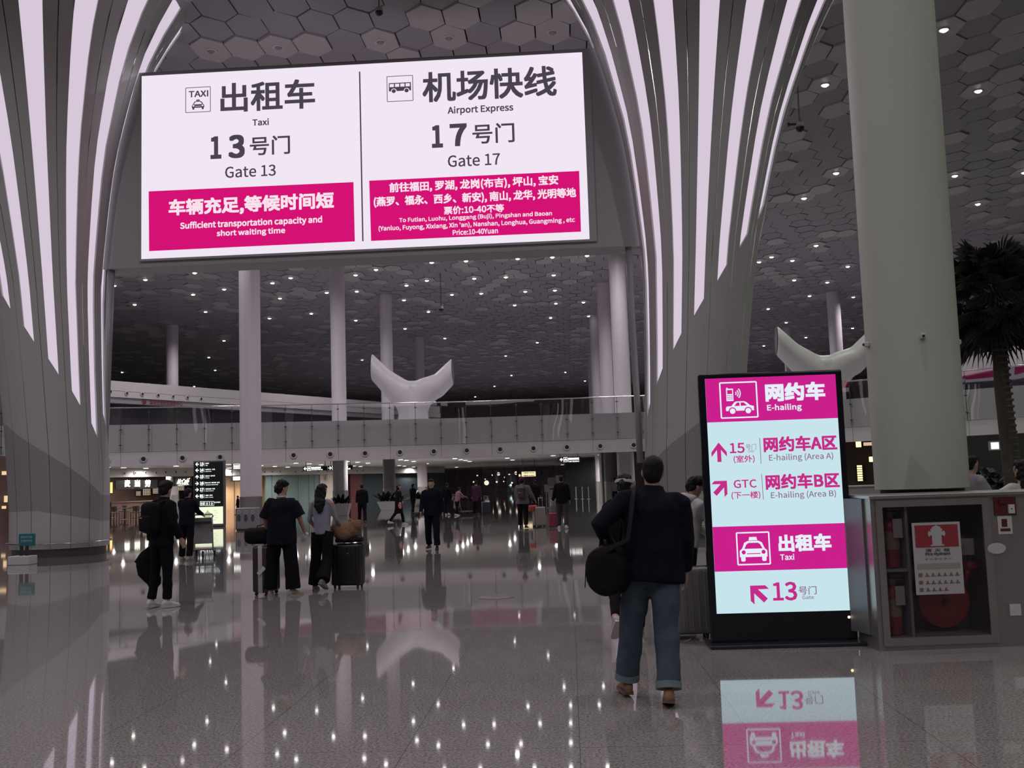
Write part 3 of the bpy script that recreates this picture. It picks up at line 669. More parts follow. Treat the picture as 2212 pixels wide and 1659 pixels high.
# fire hydrant poster on the door
pb = fb
fbx = lambda px, py: fb.hit(px, py)
px0 = (fx(1966, 1128)[0] + fx(1977, 1283)[0]) / 2; px1 = (fx(2069, 1128)[0] + fx(2081, 1283)[0]) / 2; pz1 = fx(2017, 1128)[1]; pz0 = fx(2025, 1283)[1]
poster = thing('fire_hydrant_poster', 'white and red hydrant instruction poster on the glass cabinet door', 'poster', fb.pt((px0 + px1) / 2, pz0, .024) + fb.o)
po = V(poster.location); old = fb.o; fb.o = po
q = MB(); fbox(q, px0, px1, pz0, pz1, .022, .03); q.build('board', mat('poster_white', (.50, .50, .50), .5), poster)
pr_ = mat('poster_red', (.30, .03, .045), .5); pk = mat('poster_ink', (.10, .09, .09), .5); pbr = mat('poster_brown', (.22, .13, .11), .6)
pw, ph = px1 - px0, pz1 - pz0
def U(u, v): return (px0 + u * pw, pz0 + v * ph)
q = MB(); fb.poly(q, [U(.05, .655), U(.95, .655), U(.95, .965), U(.05, .965)], .032, 0, False); q.build('red_field', pr_, poster)
hyd = [(.36, .67), (.36, .69), (.40, .69), (.40, .82), (.37, .82), (.34, .80), (.32, .83), (.32, .86), (.34, .885), (.37, .87), (.39, .87), (.37, .89), (.38, .91), (.40, .91), (.42, .94), (.47, .95), (.5, .965), (.53, .95), (.58, .94), (.60, .91), (.62, .91), (.63, .89), (.61, .87), (.63, .87), (.66, .885), (.68, .86), (.68, .83), (.66, .80), (.63, .82), (.60, .82), (.60, .69), (.64, .69), (.64, .67)]
q = MB(); fb.poly(q, [U(*a) for a in hyd], .034, 0, False); q.build('hydrant_symbol', MATS['poster_white'], poster)
for t_, u, v, w_, h_, b_ in (('消  火  栓', .5, .615, .5, .045, .04), ('Fire Hydrant', .5, .56, .52, .05, .08), ('请  勿  埋  压  圈  占', .5, .49, .56, .022, 0)):
    q = MB(); a, b = U(u, v); fb.text_m(q, t_, a, b, w_ * pw, h_ * ph, b_, .034); q.build('lettering', pk, poster)
q = MB()
for (u0, u1, v0, v1) in ((.05, .95, .355, .43),): fb.poly(q, [U(u0, v0), U(u1, v0), U(u1, v1), U(u0, v1)], .032, 0, False)
q.build('tan_band', mat('poster_tan', (.36, .32, .28), .6), poster)
q = MB()
for r, n_ in ((.27, 6), (.165, 6), (.065, 4)):
    for c in range(n_):
        u = .2 + c * .125; fb.poly(q, [U(u, r - .02), U(u + .1, r - .02), U(u + .1, r - .008), U(u, r - .008)], .033, 0, False); fb.poly(q, [U(u + .02, r - .008), U(u + .07, r - .008), U(u + .06, r + .03), U(u + .03, r + .025)], .033, 0, False)
    fb.poly(q, [U(.07, r - .02), U(.15, r - .02), U(.15, r + .03), U(.07, r + .03)], .033, 0, False)
q.build('instruction_pictures', pbr, poster)
fb.o = old
# hose reel, hose, extinguishers inside
cxr, czr = (fx(2063, 1305)); 
reel = thing('hose_reel', 'red fire hose reel disc low in the glass cabinet', 'hose reel', fb.pt(cxr, czr, -.28) + fb.o)
rr = (fx(2115, 1310)[0] - fx(2003, 1310)[0]) / 2
rmx = Matrix.Identity(3)
def dsk(mb, r0, d0, d1, mi=0, n=36):
    o_ = fb.o + (V(reel.location) - fb.o)
    rings = [[fb.p + fu * (cxr + r * math.cos(2 * math.pi * k / n)) + V((0, 0, czr + r * math.sin(2 * math.pi * k / n))) + fnrm * d - V(reel.location) for k in range(n)] for r, d in ((.01, d0), (r0 * .93, d0), (r0, d0 - .01), (r0, d1), (.01, d1))]
    mb.loft(rings, mi)
q = MB(); dsk(q, rr, -.20, -.225); dsk(q, rr, -.40, -.425); q.build('side_disc', mat('reel_red', (.55, .07, .045), .4), reel, 'auto')
q = MB(); dsk(q, rr * .8, -.225, -.40); q.build('wound_hose', mat('hose_black', (.03, .03, .03), .6), reel, 'auto')
q = MB(); dsk(q, .03, -.15, -.42); q.build('hub', mat('hub_grey', (.2, .1, .09), .4), reel, 'auto')
hc = fx(2092, 1205)
hose = thing('canvas_hose', 'grey-white canvas fire hose hanging rolled behind the poster', 'hose', fb.pt(hc[0], hc[1], -.3) + fb.o)
ho = V(hose.location); q = MB()
for r in (.05, .085, .12, .155): q.tube([fb.p + fu * (hc[0] + r * math.cos(t)) + V((0, 0, hc[1] + .02 + r * 1.15 * math.sin(t))) - fnrm * .3 - ho for t in [i * 2 * math.pi / 24 for i in range(25)]], .022, 8)
q.build('coil', mat('canvas', (.36, .38, .37), .8), hose, True)
fb.o = ho; q = MB(); a_, b_ = fx(2106, 1183); fbox(q, a_ - .065, a_ + .065, b_ - .075, b_ + .075, -.16, -.15); q.build('paper_tag', mat('paper', (.50, .53, .49), .7), hose)
q = MB(); a_, b_ = fx(2119, 1226); q.tube([fb.pt(a_ - .08, b_, -.2), fb.pt(a_ + .07, b_, -.2)], .045, 14); q.tube([fb.pt(a_ - .04, b_ - .02, -.2), fb.pt(a_ - .06, b_ - .16, -.2)], [.035, .02], 12); q.build('nozzle', mat('nozzle_red', (.42, .03, .03), .35), hose, True)
fb.o = old
def extinguisher(px, py, label):
    a, _ = fx(px, py); zb_ = GZ0 + .01 if py > 1300 else zs_ + .012
    ro = thing('fire_extinguisher', label, 'fire extinguisher', fb.pt(a + .035, zb_, -.15) + fb.o, math.atan2(fu.y, fu.x))
    MB().lathe([(.055, 0), (.07, .01), (.072, .14), (.072, .36), (.06, .41), (.025, .44), (.025, .46)], 20).build('cylinder', mat('ext_red', (.36, .03, .045), .35), ro, 'auto')
    MB().lathe([(.074, .17), (.074, .33)], 20, cap=False).build('label_wrap', mat('ext_label', (.36, .27, .16), .5), ro, 'auto')
    h = MB(); h.box((0, 0, .48), (.05, .04, .05)); h.box((.05, 0, .53), (.13, .02, .015)); h.box((.05, 0, .495), (.11, .02, .012)); h.build('valve_handle', mat('valve_metal', (.25, .25, .26), .35, .7), ro)
    h = MB(); h.tube([(0, 0, .48), (-.07, 0, .5), (-.11, 0, .42), (-.10, 0, .25), (-.095, 0, .15)], [.01, .01, .01, .01, .018], 8); h.build('hose', black_plastic, ro, True)
    h = MB(); h.box((.035, -.085, .36), (.085, .004, .17)); h.build('paper_tag', MATS['paper'], ro)
    return ro
extinguisher(1933, 1210, 'red fire extinguisher with paper tag on the upper cabinet shelf')
extinguisher(1938, 1350, 'red fire extinguisher with paper tag on the cabinet floor')
# big column standing in the steel block
bcp = on_plane(1992, 1065, fb.p - fnrm * .98, fnrm)
big = thing('column', 'massive white round column in greenish light rising from the steel cabinet, nearest of all', 'column', (bcp.x, bcp.y, 0)); big['kind'] = 'structure'
BR = .445
MB().lathe([(BR - .05, 0), (BR - .05, CZ + .06)], 48).build('shadow_gap', dark, big, 'auto')  # black core paints the shade in the gap below the shaft
MB().lathe([(BR - .02, CZ + .06), (BR, CZ + .065), (BR, CEIL + .1)], 64).build('shaft', colg, big, 'auto')
for px, py, d in ((2001, 722, 0), (1874, 741, 0), (2070, 736, 0)):
    az = {2001: -math.pi / 2 + .05, 1874: math.pi + .10, 2070: .02}[px] + .35 * 0
    zc = at_depth(px, py, depth(bcp) - (BR if px == 2001 else 0)).z
    dirv = V((math.cos(az), math.sin(az), 0)); 
    if px == 2001: g_ = at_depth(px, py, depth(bcp) - BR); dirv = (V((g_.x, g_.y, 0)) - V((bcp.x, bcp.y, 0))).normalized()
    q = MB(); q.rbox(V((bcp.x, bcp.y, zc)) + dirv * (BR + .02), (.05, .05, .05), .01); q.ell(V((bcp.x, bcp.y, zc)) + dirv * (BR + .05), (.014, .014, .014), 1)
    tag(q.build('sensor_box', [white_paint, dark]), {2001: 'small white sensor box facing out on the big column', 1874: 'small sensor box on the left edge of the big column', 2070: 'small sensor box on the right edge of the big column'}[px], 'sensor')

# palm behind the cabinet
pp = at_depth(2186, 1010, 22.5)
palm = thing('palm_tree', 'tall dark fan palm standing behind the steel cabinet', 'palm tree', (pp.x, pp.y, 0))
CROWN = V((-.05, 0, 5.35))
MB().tube([(.03, 0, 0), (.0, 0, 1.5), (-.08, 0, 3.4), CROWN], [.22, .19, .16, .13], 16).build('trunk', mat('palm_trunk', (.055, .048, .035), .9, noise=.6, nscale=4, bump=.8), palm, True)
q = MB()
for i in range(30):
    z = .5 + i * .14; q.lathe([(.19 - z * .008, z), (.205 - z * .008, z + .03), (.185 - z * .008, z + .06)], 14, (-.01 * max(0, z - 1.5) * 2, 0, 0), cap=False)
q.build('trunk_rings', mat('trunk_ring', (.09, .08, .06), .9), palm)
leafm = mat('palm_leaf', (.012, .022, .014), .5); stalk = mat('palm_stalk', (.03, .035, .02), .6)
random.seed(11)
for i in range(46):
    az = i * 2.399; el = interp(i / 45, [(0, 1.25), (.45, .35), (.75, -.35), (1, -1.0)])
    d = V((math.cos(az) * math.cos(el), math.sin(az) * math.cos(el), math.sin(el)))
    ln = random.uniform(.7, 1.0); tip = CROWN + V((0, 0, (i < 30) * .12)) + d * ln + V((0, 0, -.12))
    q = MB(); q.tube([CROWN, CROWN + d * ln * .5 + V((0, 0, .04)), tip], [.018, .014, .01], 5)
    side = d.cross(V((0, 0, 1))); side = side.normalized() if side.length > .1 else V((1, 0, 0)); up_ = side.cross(d).normalized()
    R_ = random.uniform(.62, .85); nb = 26
    for b in range(nb):
        t = -2.1 + 4.2 * b / (nb - 1); rd = d * math.cos(t) + side * math.sin(t)
        e = tip + rd * R_ * (1 - .18 * abs(t) / 2.1); e.z -= .16 * R_ + .12 * (1 + math.sin(b * 5.1)) * R_
        mid = tip + rd * R_ * .55; w_ = rd.cross(up_).normalized() * .024
        q.add([tip, mid + w_ + up_ * .012, e, mid - w_ + up_ * .012], [(0, 1, 2), (0, 2, 3)], 1)
    q.build('frond', [stalk, leafm], palm)

# forked white air sculptures on the balcony
def sculpture(px0_, dist, s, label, flip=1, rz=0.0):
    b = at_depth(px0_, 905, dist); ro = thing('forked_sculpture', label, 'sculpture', (b.x, b.y, ZF), rz)
    q = MB(); n = 32
    def sect(c, nx, ax, ay):   # oval ring about centre c with long axis nx (in x,z)
        nx = V(nx).normalized(); return [V(c) + nx * math.cos(2 * math.pi * k / n) * ax + V((0, 1, 0)) * math.sin(2 * math.pi * k / n) * ay for k in range(n)]
    # two limbs that share the trunk: left limb then right limb
    for sg in (-1, 1):
        u = 1.06 if sg < 0 else .93
        L_ = [((0.0, 0, 0), (1, 0, 0), .98, .85), ((0.0, 0, .7), (1, 0, 0), .90, .80), ((sg * .08, 0, 1.3), (1, 0, -sg * .1), 1.0, .78), ((sg * .42, 0, 1.8), (1, 0, -sg * .7), 1.0, .76),
              ((sg * .95, 0, 2.12), (.7, 0, -sg * 1.0), .82, .76), ((sg * 1.6, 0, 2.53 * u), (.35, 0, -sg * 1), .72, .78), ((sg * 2.48, 0, 3.42 * u), (.04, 0, -sg * 1.0), .82, .82)]
        q.loft([sect(V(c) * s, nx, a * s, b_ * s) for c, nx, a, b_ in L_], 0)
    q.ell((0, 0, 2.12 * s), (1.15 * s, .70 * s, .56 * s))
    ob = q.build('shell', mat('sculpture_white', (.50, .49, .51), .45), ro, True)
    m1 = ob.modifiers.new('r', 'REMESH'); m1.mode = 'VOXEL'; m1.voxel_size = .05; m2 = ob.modifiers.new('s', 'SMOOTH'); m2.iterations = 30; m2.factor = .5; BAKE.append((ob, None))
    for sg in (-1, 1):
        q = MB(); e0 = V((sg * 2.50, 0, 3.43 * (1.06 if sg < 0 else .93))) * s; q.add(sect(e0, (.04, 0, -sg), (.74 * s), (.74 * s)), [tuple(range(n))]); q.build('mouth', mat('sculpture_mouth', (.16, .16, .18), .6), ro)
    return ro
BAKE = []
sculpture(893, 61.5, .98, 'white forked funnel sculpture standing on the balcony left of centre', rz=.06)
sculpture(1790, 56, 1.02, 'white forked funnel sculpture on the balcony behind the kiosk, right one', rz=-.1)

# cameras hung from the ceiling
def dome(px, py, dist, s, label):
    p = at_depth(px, py, dist); ro = thing('dome_camera', label, 'security camera', p)
    MB().tube([(0, 0, .2 * s), (0, 0, CEIL - p.z)], .03 * s, 8).build('stem', mat('cam_stem', (.08, .08, .09), .5), ro)
    MB().lathe([(.10 * s, .24 * s), (.16 * s, .2 * s), (.19 * s, .02 * s)], 18).build('housing', mat('cam_grey', (.30, .30, .32), .4), ro, True)
    MB().ell((0, 0, 0), (.18 * s, .18 * s, .19 * s)).build('dome', black_gloss, ro, True)
    return ro
dome(819, 26, 29.6, .62, 'dark dome camera hanging from the ceiling above the big screen')
dm = dome(1728, 276, 33, .75, 'black dome camera with side arm hanging beside the right arch pillar')
q = MB(); q.box((-.22, 0, .12), (.3, .06, .06)); q.box((-.36, 0, .12), (.06, .1, .12)); q.build('arm', black_plastic, dm)
dome(953, 668, 70, .9, 'small camera hanging from the far ceiling above the forked sculpture')
# ================================================================== UNDER THE BALCONY
mb = MB(); mb.box((0, 107, (ZC + ZF) / 2 - .01), (150, 90, ZF - ZC - .04)); o = mb.build('ceiling_lower', mat('lower_ceiling', (.34, .33, .34), .45)); tag(o, 'low ceiling under the balcony', 'ceiling', kind='structure')
# row of small lamps in it
proto = None
PTS = [(480 + x / 6.9125, 970 + y / 6.9125) for x, y in ((92,225),(105,280),(578,243),(785,257),(978,267),(1100,207),(1298,218),(1475,232),(1865,181),(2022,193),(2175,207),(2065,257),(1965,250))] + \
      [(820 + x / 4.424, 980 + y / 4.424) for x, y in ((50,100),(200,55),(255,62),(325,72),(237,117),(187,112),(325,125),(450,93),(720,45),(775,55),(860,72),(820,62),(735,128),(570,140),(1220,40),(1270,58),(1660,17),(2110,10),(2090,25),(1745,105))] + \
      [(210 + x / 7.135, 960 + y / 7.135) for x, y in ((160,348),(405,355),(330,395),(262,435),(750,365),(1055,373),(1215,330),(920,413))] + [(2157, 944), (2205, 940), (1860, 948)]
for px, py in PTS:
    p = on_z(px, py, ZC - .01)
    if p.y > 150 or p.y < 40: continue
    if p.y > 62: z_ = ZC - .03
    if proto is None:
        proto = thing('lobby_downlight', 'small round glowing downlight in the low ceiling under the balcony', 'ceiling light', p, 0, 'downlights under the balcony')
        MB().lathe([(.2, 0), (.24, -.03), (.25, 0)], 16).build('rim', MATS['lamp_rim'], proto)
        MB().lathe([(.001, -.035), (.2, -.035), (.2, 0)], 16).build('lens', emit('lobby_light', (1, .96, .9), 5), proto)
    else: dup(proto, p)
for i, (px, py) in enumerate(PTS):      # each of those lamps gives its light
    p = on_z(px, py, ZC - .01)
    if 40 <= p.y <= 150: lamp('lobby_light', p.x, p.y, ZC - .12, 560 if p.x < 15 else 380, (1, .95, .93), 3.1, .1)
for x, y in ((-36, 62), (-29, 60), (-22, 63), (-12, 62), (-2, 63), (8, 62), (16, 66), (3, 78), (-6, 120), (6, 125)): lamp('lobby_light', x, y, ZC - .12, 620, (1, .95, .93), 3.1, .1)  # extra spots with no fixture, added to brighten the space below
# bulkhead and the shop fronts on its line
S0 = at_depth(150, 1000, 78); S1 = at_depth(960, 1000, 122); S0.z = S1.z = 0
sd = (S1 - S0).normalized(); sn = V((sd.y, -sd.x, 0)); sb = Board(S0, sd)
slab(S0, S1, 3.02, ZC, .5, 'wall_bulkhead', mat('bulkhead', (.42, .40, .39), .5), label='grey bulkhead over the shop fronts', cat='wall')
def piece(px0, px1, z0, z1, off, m, name='wall_shop', kind='structure', label=None, cat=None, t=.15):
    a = on_plane(px0, 1050, S0 + sn * off, sn); b = on_plane(px1, 1050, S0 + sn * off, sn); a.z = b.z = 0
    o = slab(a, b, z0, z1, t, name, m, kind, label, cat); return o
bn = None
for px, py in [(210 + x / 7.135, 960 + y / 7.135) for x, y in ((418,445),(583,440),(745,437),(900,435),(1053,432),(1212,428),(1360,425))] + [(480 + x / 6.9125, 970 + y / 6.9125) for x, y in ((130,340),(260,342),(630,342),(745,340),(863,340),(1092,340),(1192,338),(1435,335),(1565,332),(2010,325),(2100,325))]:
    q = on_plane(px, py, S0 + sn * .02, sn); rz = math.atan2(sn.y, sn.x) + math.pi / 2
    if bn is None: bn = nozzle('small dark air nozzle in the bulkhead over the shop fronts', 'shop bulkhead air nozzles', .75); bn.location = q; bn.rotation_euler = (0, 0, rz)
    else: dup(bn, q, rz)
brown = mat('shop_brown', (.10, .06, .045), .6, noise=.3, nscale=2); tan = mat('shop_tan', (.62, .40, .22), .5); greeng = mat('green_glass', (.16, .22, .21), .15)
# burger counter on the left
piece(150, 416, 0, 3.1, -7, brown, label='dark brown back wall of the food counter', cat='wall')
piece(150, 225, 0, 3.02, -.6, mat('shop_wood', (.16, .09, .05), .5), 'wall_shop_side')
def lit_sign(name, label, cat, fn, m, loc):
    ro = thing(name, label, cat, loc); sb.o = V(ro.location); fn(ro); sb.o = V((0, 0, 0)); return ro
def f1(ro):
    q = MB(); a0, z0 = sb.hit(255, 1057); a1, z1 = sb.hit(345, 1036); q.box(sb.pt((a0 + a1) / 2, (z0 + z1) / 2, -.35), (a1 - a0, .12, z1 - z0), 0, Matrix((sd, -sn, V((0, 0, 1)))).transposed()); q.build('sign_board', mat('sign_black', (.012, .012, .012), .4), ro)
    for t, cx in (('麦', 279), ('当', 300.5), ('劳', 323)):
        q = MB(); sb.text(q, t, cx, 1044, 15, 15.5, .10, -.2); q.build('lettering', emit('sign_cream', (1.0, .93, .72), 2.2), ro)
lit_sign('food_counter_sign', 'glowing cream Chinese lettering over the brown food counter', 'sign', f1, None, on_plane(300, 1044, S0 - sn * .3, sn))
def f2(ro):
    q = MB(); a0, z0 = sb.hit(380, 1050); a1, z1 = sb.hit(420, 1028); q.box(sb.pt((a0 + a1) / 2, (z0 + z1) / 2, -.35), (a1 - a0, .1, z1 - z0), 0, Matrix((sd, -sn, V((0, 0, 1)))).transposed()); q.build('sign_board', MATS['sign_black'], ro)
    q = MB(); vs, fs = text_geo('McCafé'); a, b = sb.hit(400, 1039); k_ = sb.px(400, 1039)
    for d in ((0, 0), (.02, 0), (-.02, 0), (0, .02), (0, -.02)): q.add([sb.pt(a + x * 31 * k_ + .25 * y + d[0], b + y * 13 * k_ + d[1], -.2) for x, y in vs], fs)
    sb.shape(q, [(-.5, -.2), (.5, .3), (.5, .5), (-.5, .2)], 400, 1048, 31, 3, -.2); q.build('lettering', MATS['sign_cream'], ro)
lit_sign('cafe_sign', 'small glowing cream cafe lettering beside the directory board', 'sign', f2, None, on_plane(400, 1039, S0 - sn * .3, sn))
amber = emit('amber_tube', (1.0, .55, .18), 1.8)
for px, lb in ((229.5, 'left'), (240.5, 'right')):
    p = on_plane(px, 1055, S0 - sn * .4, sn); z0 = on_plane(px, 1065, S0 - sn * .4, sn).z; z1 = on_plane(px, 1042, S0 - sn * .4, sn).z
    ro = thing('wall_lamp', 'tall amber tube lamp at the food counter, %s of the pair' % lb, 'lamp', (p.x, p.y, z0))
    MB().tube([(0, 0, 0), (0, 0, z1 - z0)], .09, 12).build('tube', amber, ro); m_ = MB(); m_.box((0, 0, -.03), (.16, .16, .06)); m_.box((0, 0, z1 - z0 + .03), (.16, .16, .06)); m_.build('end_caps', black_plastic, ro)
menu = emit('menu_warm', (.75, .62, .45), .55)
for i, (px, py, w_, h_) in enumerate(((317, 1063, 20, 13), (336, 1060, 14, 12), (299, 1066, 12, 9), (390, 1053, 20, 12))):
    p = on_plane(px, py, S0 - sn * 6.85, sn); k_ = depth(p) / F; bx = Board(S0 - sn * 6.85, sd); ro = thing('menu_board', ['warm lit menu board behind the food counter, the widest', 'warm lit menu board behind the food counter, nearest the walking man', 'small warm menu board left of the widest one', 'warm menu board below the cafe sign'][i], 'menu board', p); bx.o = V(p)
    a, b = bx.hit(px, py); q = MB(); q.box(bx.pt(a, b, -.04), (w_ * k_ + .1, .05, h_ * k_ + .1), 0, Matrix((sd, -sn, V((0, 0, 1)))).transposed()); q.build('frame', black_plastic, ro)
    q = MB(); bx.poly(q, [(a - w_ * k_ / 2, b - h_ * k_ / 2), (a + w_ * k_ / 2, b - h_ * k_ / 2), (a + w_ * k_ / 2, b + h_ * k_ / 2), (a - w_ * k_ / 2, b + h_ * k_ / 2)], .0, 0, False); q.build('screen', menu, ro)
    q = MB(); random.seed(i)
    for r in range(3):
        for c in range(4):
            u, v = -.42 + c * .24, -.38 + r * .3; bx.poly(q, [(a + u * w_ * k_, b + v * h_ * k_), (a + (u + .16) * w_ * k_, b + v * h_ * k_), (a + (u + .16) * w_ * k_, b + (v + .18) * h_ * k_), (a + u * w_ * k_, b + (v + .18) * h_ * k_)], .01, 0, False)
    q.build('menu_pictures', mat('menu_dark', (.12, .06, .03), .5), ro)
cc = on_plane(315, 1088, S0 - sn * 3, sn); ro = thing('serving_counter', 'long brown serving counter under the cream lettering', 'counter', (cc.x, cc.y, 0), math.atan2(sd.y, sd.x))
MB().box((0, 0, .5), (7.5, .6, 1.0)).build('front', mat('counter_brown', (.14, .08, .06), .5), ro); MB().box((0, 0, 1.03), (7.7, .8, .06)).build('worktop', mat('counter_top', (.25, .17, .13), .3), ro)
lamp('shop_lamp', cc.x, cc.y - 1.5, 3.2, 90, (1, .7, .42), 2.6); lamp('shop_lamp', cc.x + 3, cc.y + 2, 3.2, 60, (1, .7, .42), 2.6)
# cafe tables and stools
def table(x, y):
    ro = thing('cafe_table', 'small square dark cafe table in front of the food counter', 'table', (x, y, 0), 0, 'cafe tables by the food counter')
    MB().rbox((0, 0, .74), (.7, .7, .04), .01).build('tabletop', mat('table_dark', (.09, .06, .05), .35), ro); MB().tube([(0, 0, 0), (0, 0, .72)], .04, 8).build('post', black_plastic, ro); MB().lathe([(.26, 0), (.26, .02), (.04, .04)], 14).build('base', black_plastic, ro); return ro
def chair(x, y, rz):
    ro = thing('cafe_chair', 'dark cafe chair at the small tables by the food counter', 'chair', (x, y, 0), rz, 'cafe chairs by the food counter')
    MB().rbox((0, 0, .45), (.42, .42, .05), .02).build('seat', mat('chair_dark', (.06, .04, .035), .5), ro); MB().rbox((0, .2, .72), (.4, .03, .34), .015).build('backrest', MATS['chair_dark'], ro)
    for sx_ in (-.18, .18):
        for sy in (-.18, .18): MB().tube([(sx_, sy, 0), (sx_ * .95, sy, .45 if sy < 0 else .85)], .015, 6).build('leg', black_plastic, ro)
    return ro
t0 = ch0 = None
for px, py in ((222, 1124), (246, 1119), (270, 1123), (294, 1119), (318, 1122)):
    p = floor_at(px, py)
    t0 = dup(t0, p) if t0 else table(p.x, p.y)
    for s in (-1, 1):
        if ch0 is None: ch0 = chair(p.x + .65 * s, p.y, -s * math.pi / 2)
        else: dup(ch0, (p.x + .65 * s, p.y, 0), -s * math.pi / 2)
# warm doorway, green glass, beige and red panels
piece(470, 575, 0, 3.02, -.9, tan, 'wall_tan_panel', label='warm tan lit panels behind the round column', cat='wall')
for px in (503, 560): lamp('shop_lamp', *(on_plane(px, 1035, S0 + sn * .3, sn))[:2], 2.9, 110, (1, .72, .45), 2.4, .1)
q = MB()
for px in (506,): p = on_plane(px, 1050, S0 - sn * .7, sn); q.tube([(p.x, p.y, 0), (p.x, p.y, 3)], .03, 6)
q.build('trim_5', black_plastic)['kind'] = 'structure'
piece(573, 692, 0, 3.02, -.5, greeng, 'wall_green_glass', label='dim green glazed partition with a door', cat='wall')
q = MB()
for px in (574, 588, 646, 668, 680, 691):
    p = on_plane(px, 1050, S0 - sn * .45, sn); q.box((p.x, p.y, 1.51), (.07, .07, 3.02))
q.build('trim_6', mat('mullion_grey', (.20, .24, .23), .4, .5))['kind'] = 'structure'
piece(692, 722, 0, 3.02, -.4, mat('beige_wall', (.42, .36, .31), .5), 'wall_beige', label='beige wall panel with a numbered plate', cat='wall')
p = on_plane(711, 1030, S0 + sn * .0, sn); sb.o = V(p); ro = thing('number_plate', 'small pale square plate reading 2 on the beige wall', 'sign', p)
q = MB(); q.box((0, 0, 0), (.35, .04, .42), 0, Matrix((sd, -sn, V((0, 0, 1)))).transposed()); q.build('plate', mat('plate_white', (.6, .58, .55), .5), ro)
q = MB(); sb.text(q, '2', 711, 1030, 3.5, 6, .1, .03); q.build('lettering', dark, ro); sb.o = V((0, 0, 0))
piece(757, 783, 0, 3.02, -.3, mat('dark_red_wall', (.07, .009, .012), .5), 'wall_red', label='dark red wall panel left of the potted plants', cat='wall')
piece(783, 960, 0, 3.02, -.5, mat('dim_glass_wall', (.04, .05, .055), .15), 'wall_dark_glass', label='dark glazed wall behind the columns', cat='wall')
# far glazed end with the night outside
WY = 150.0; wn = thing('window_1', 'far glazed end wall with night lamps outside', 'window', (0, WY, 0)); wn['kind'] = 'structure'
xa = at(955, 1045, WY).x; xb = at(1300, 1045, WY).x; q = MB()
for px in (962, 985, 1010, 1041, 1067, 1093, 1119, 1145, 1171, 1197): x_ = at(px, 1045, WY).x; q.box((x_, 0, ZC / 2), (.28, .2, ZC))
for z in (.15, 1.0, 2.9): q.box(((xa + xb) / 2, 0, z), (xb - xa, .15, .12))
q.build('mullions', mat('mullion_dim', (.30, .28, .30), .4), wn)
q = MB(); q.box(((xa + xb) / 2, .1, ZC / 2), (xb - xa, .02, ZC)); q.build('pane', glass('window_glass', (.8, .8, .8), .8), wn)
random.seed(3); nl = None
for px, py, s, c in ((1031, 1027, .25, 0), (1077, 1024, .5, 0), (1100, 1024, .3, 0), (1051, 1043, .8, 0), (1103, 1049, .55, 1), (1106, 1043, .3, 1), (1064, 1026, .3, 0), (1023, 1041, .25, 0), (1073, 1041, .3, 0), (1088, 1040, .2, 0), (1115, 1022, .55, 2), (1122, 1027, .4, 2), (1048, 1035, .2, 0), (1090, 1031, .2, 0), (1125, 1041, .2, 0)):
    p = at(px, py, 160 + (px * 7 % 11)); s *= .5; ro = thing('street_lamp', 'distant glowing street lamp outside the far end windows', 'lamp', (p.x, p.y, 0), 0, 'lamps outside the far windows')
    MB().ell((0, 0, p.z), (s, s, s), 0, 10, 8).build('lamp_head', emit('night_lamp_%d' % c, [(1, .9, .7), (.7, 1, .85), (1, .85, .55)][c], 1.6), ro); MB().tube([(0, .05, 0), (0, .05, p.z)], .05, 6).build('pole', dark, ro)
# dark portal block and white wall at the right end of the balcony
def block(px0, px1, dist, dd, z0, z1, name, m, label, cat, kind='structure'):
    a = at_depth(px0, 1040, dist); b = at_depth(px1, 1040, dist); q = MB(); q.box(((a.x + b.x) / 2, (a.y + b.y) / 2 + dd / 2, (z0 + z1) / 2), (b.x - a.x, dd, z1 - z0)); o = q.build(name, m); tag(o, label, cat, kind=kind); return o
block(1222, 1288, 96, 8, 0, ZC, 'wall_portal', mat('portal_black', (.015, .018, .02), .12), 'black glossy portal block at the back', 'wall')
block(1301, 1420, 76, 6, 0, ZC, 'wall_white_end', mat('wall_pale', (.55, .55, .54), .5), 'white wall under the right end of the balcony', 'wall')
block(1420, 1650, 66, 4, 0, ZC, 'wall_behind_pillar', MATS['wall_pale'], 'pale wall behind the right arch pillar', 'wall')
for px in (1245, 1258.5, 1272):
    p = floor_at(px, 1078); ro = thing('barrier_post', 'slim steel barrier post in front of the black portal', 'barrier post', p, 0, 'barrier posts by the portal')
    MB().tube([(0, 0, 0), (0, 0, 1.05)], .045, 10).build('post', steel, ro); MB().lathe([(.16, 0), (.16, .02), (.05, .04)], 14).build('base', steel, ro)
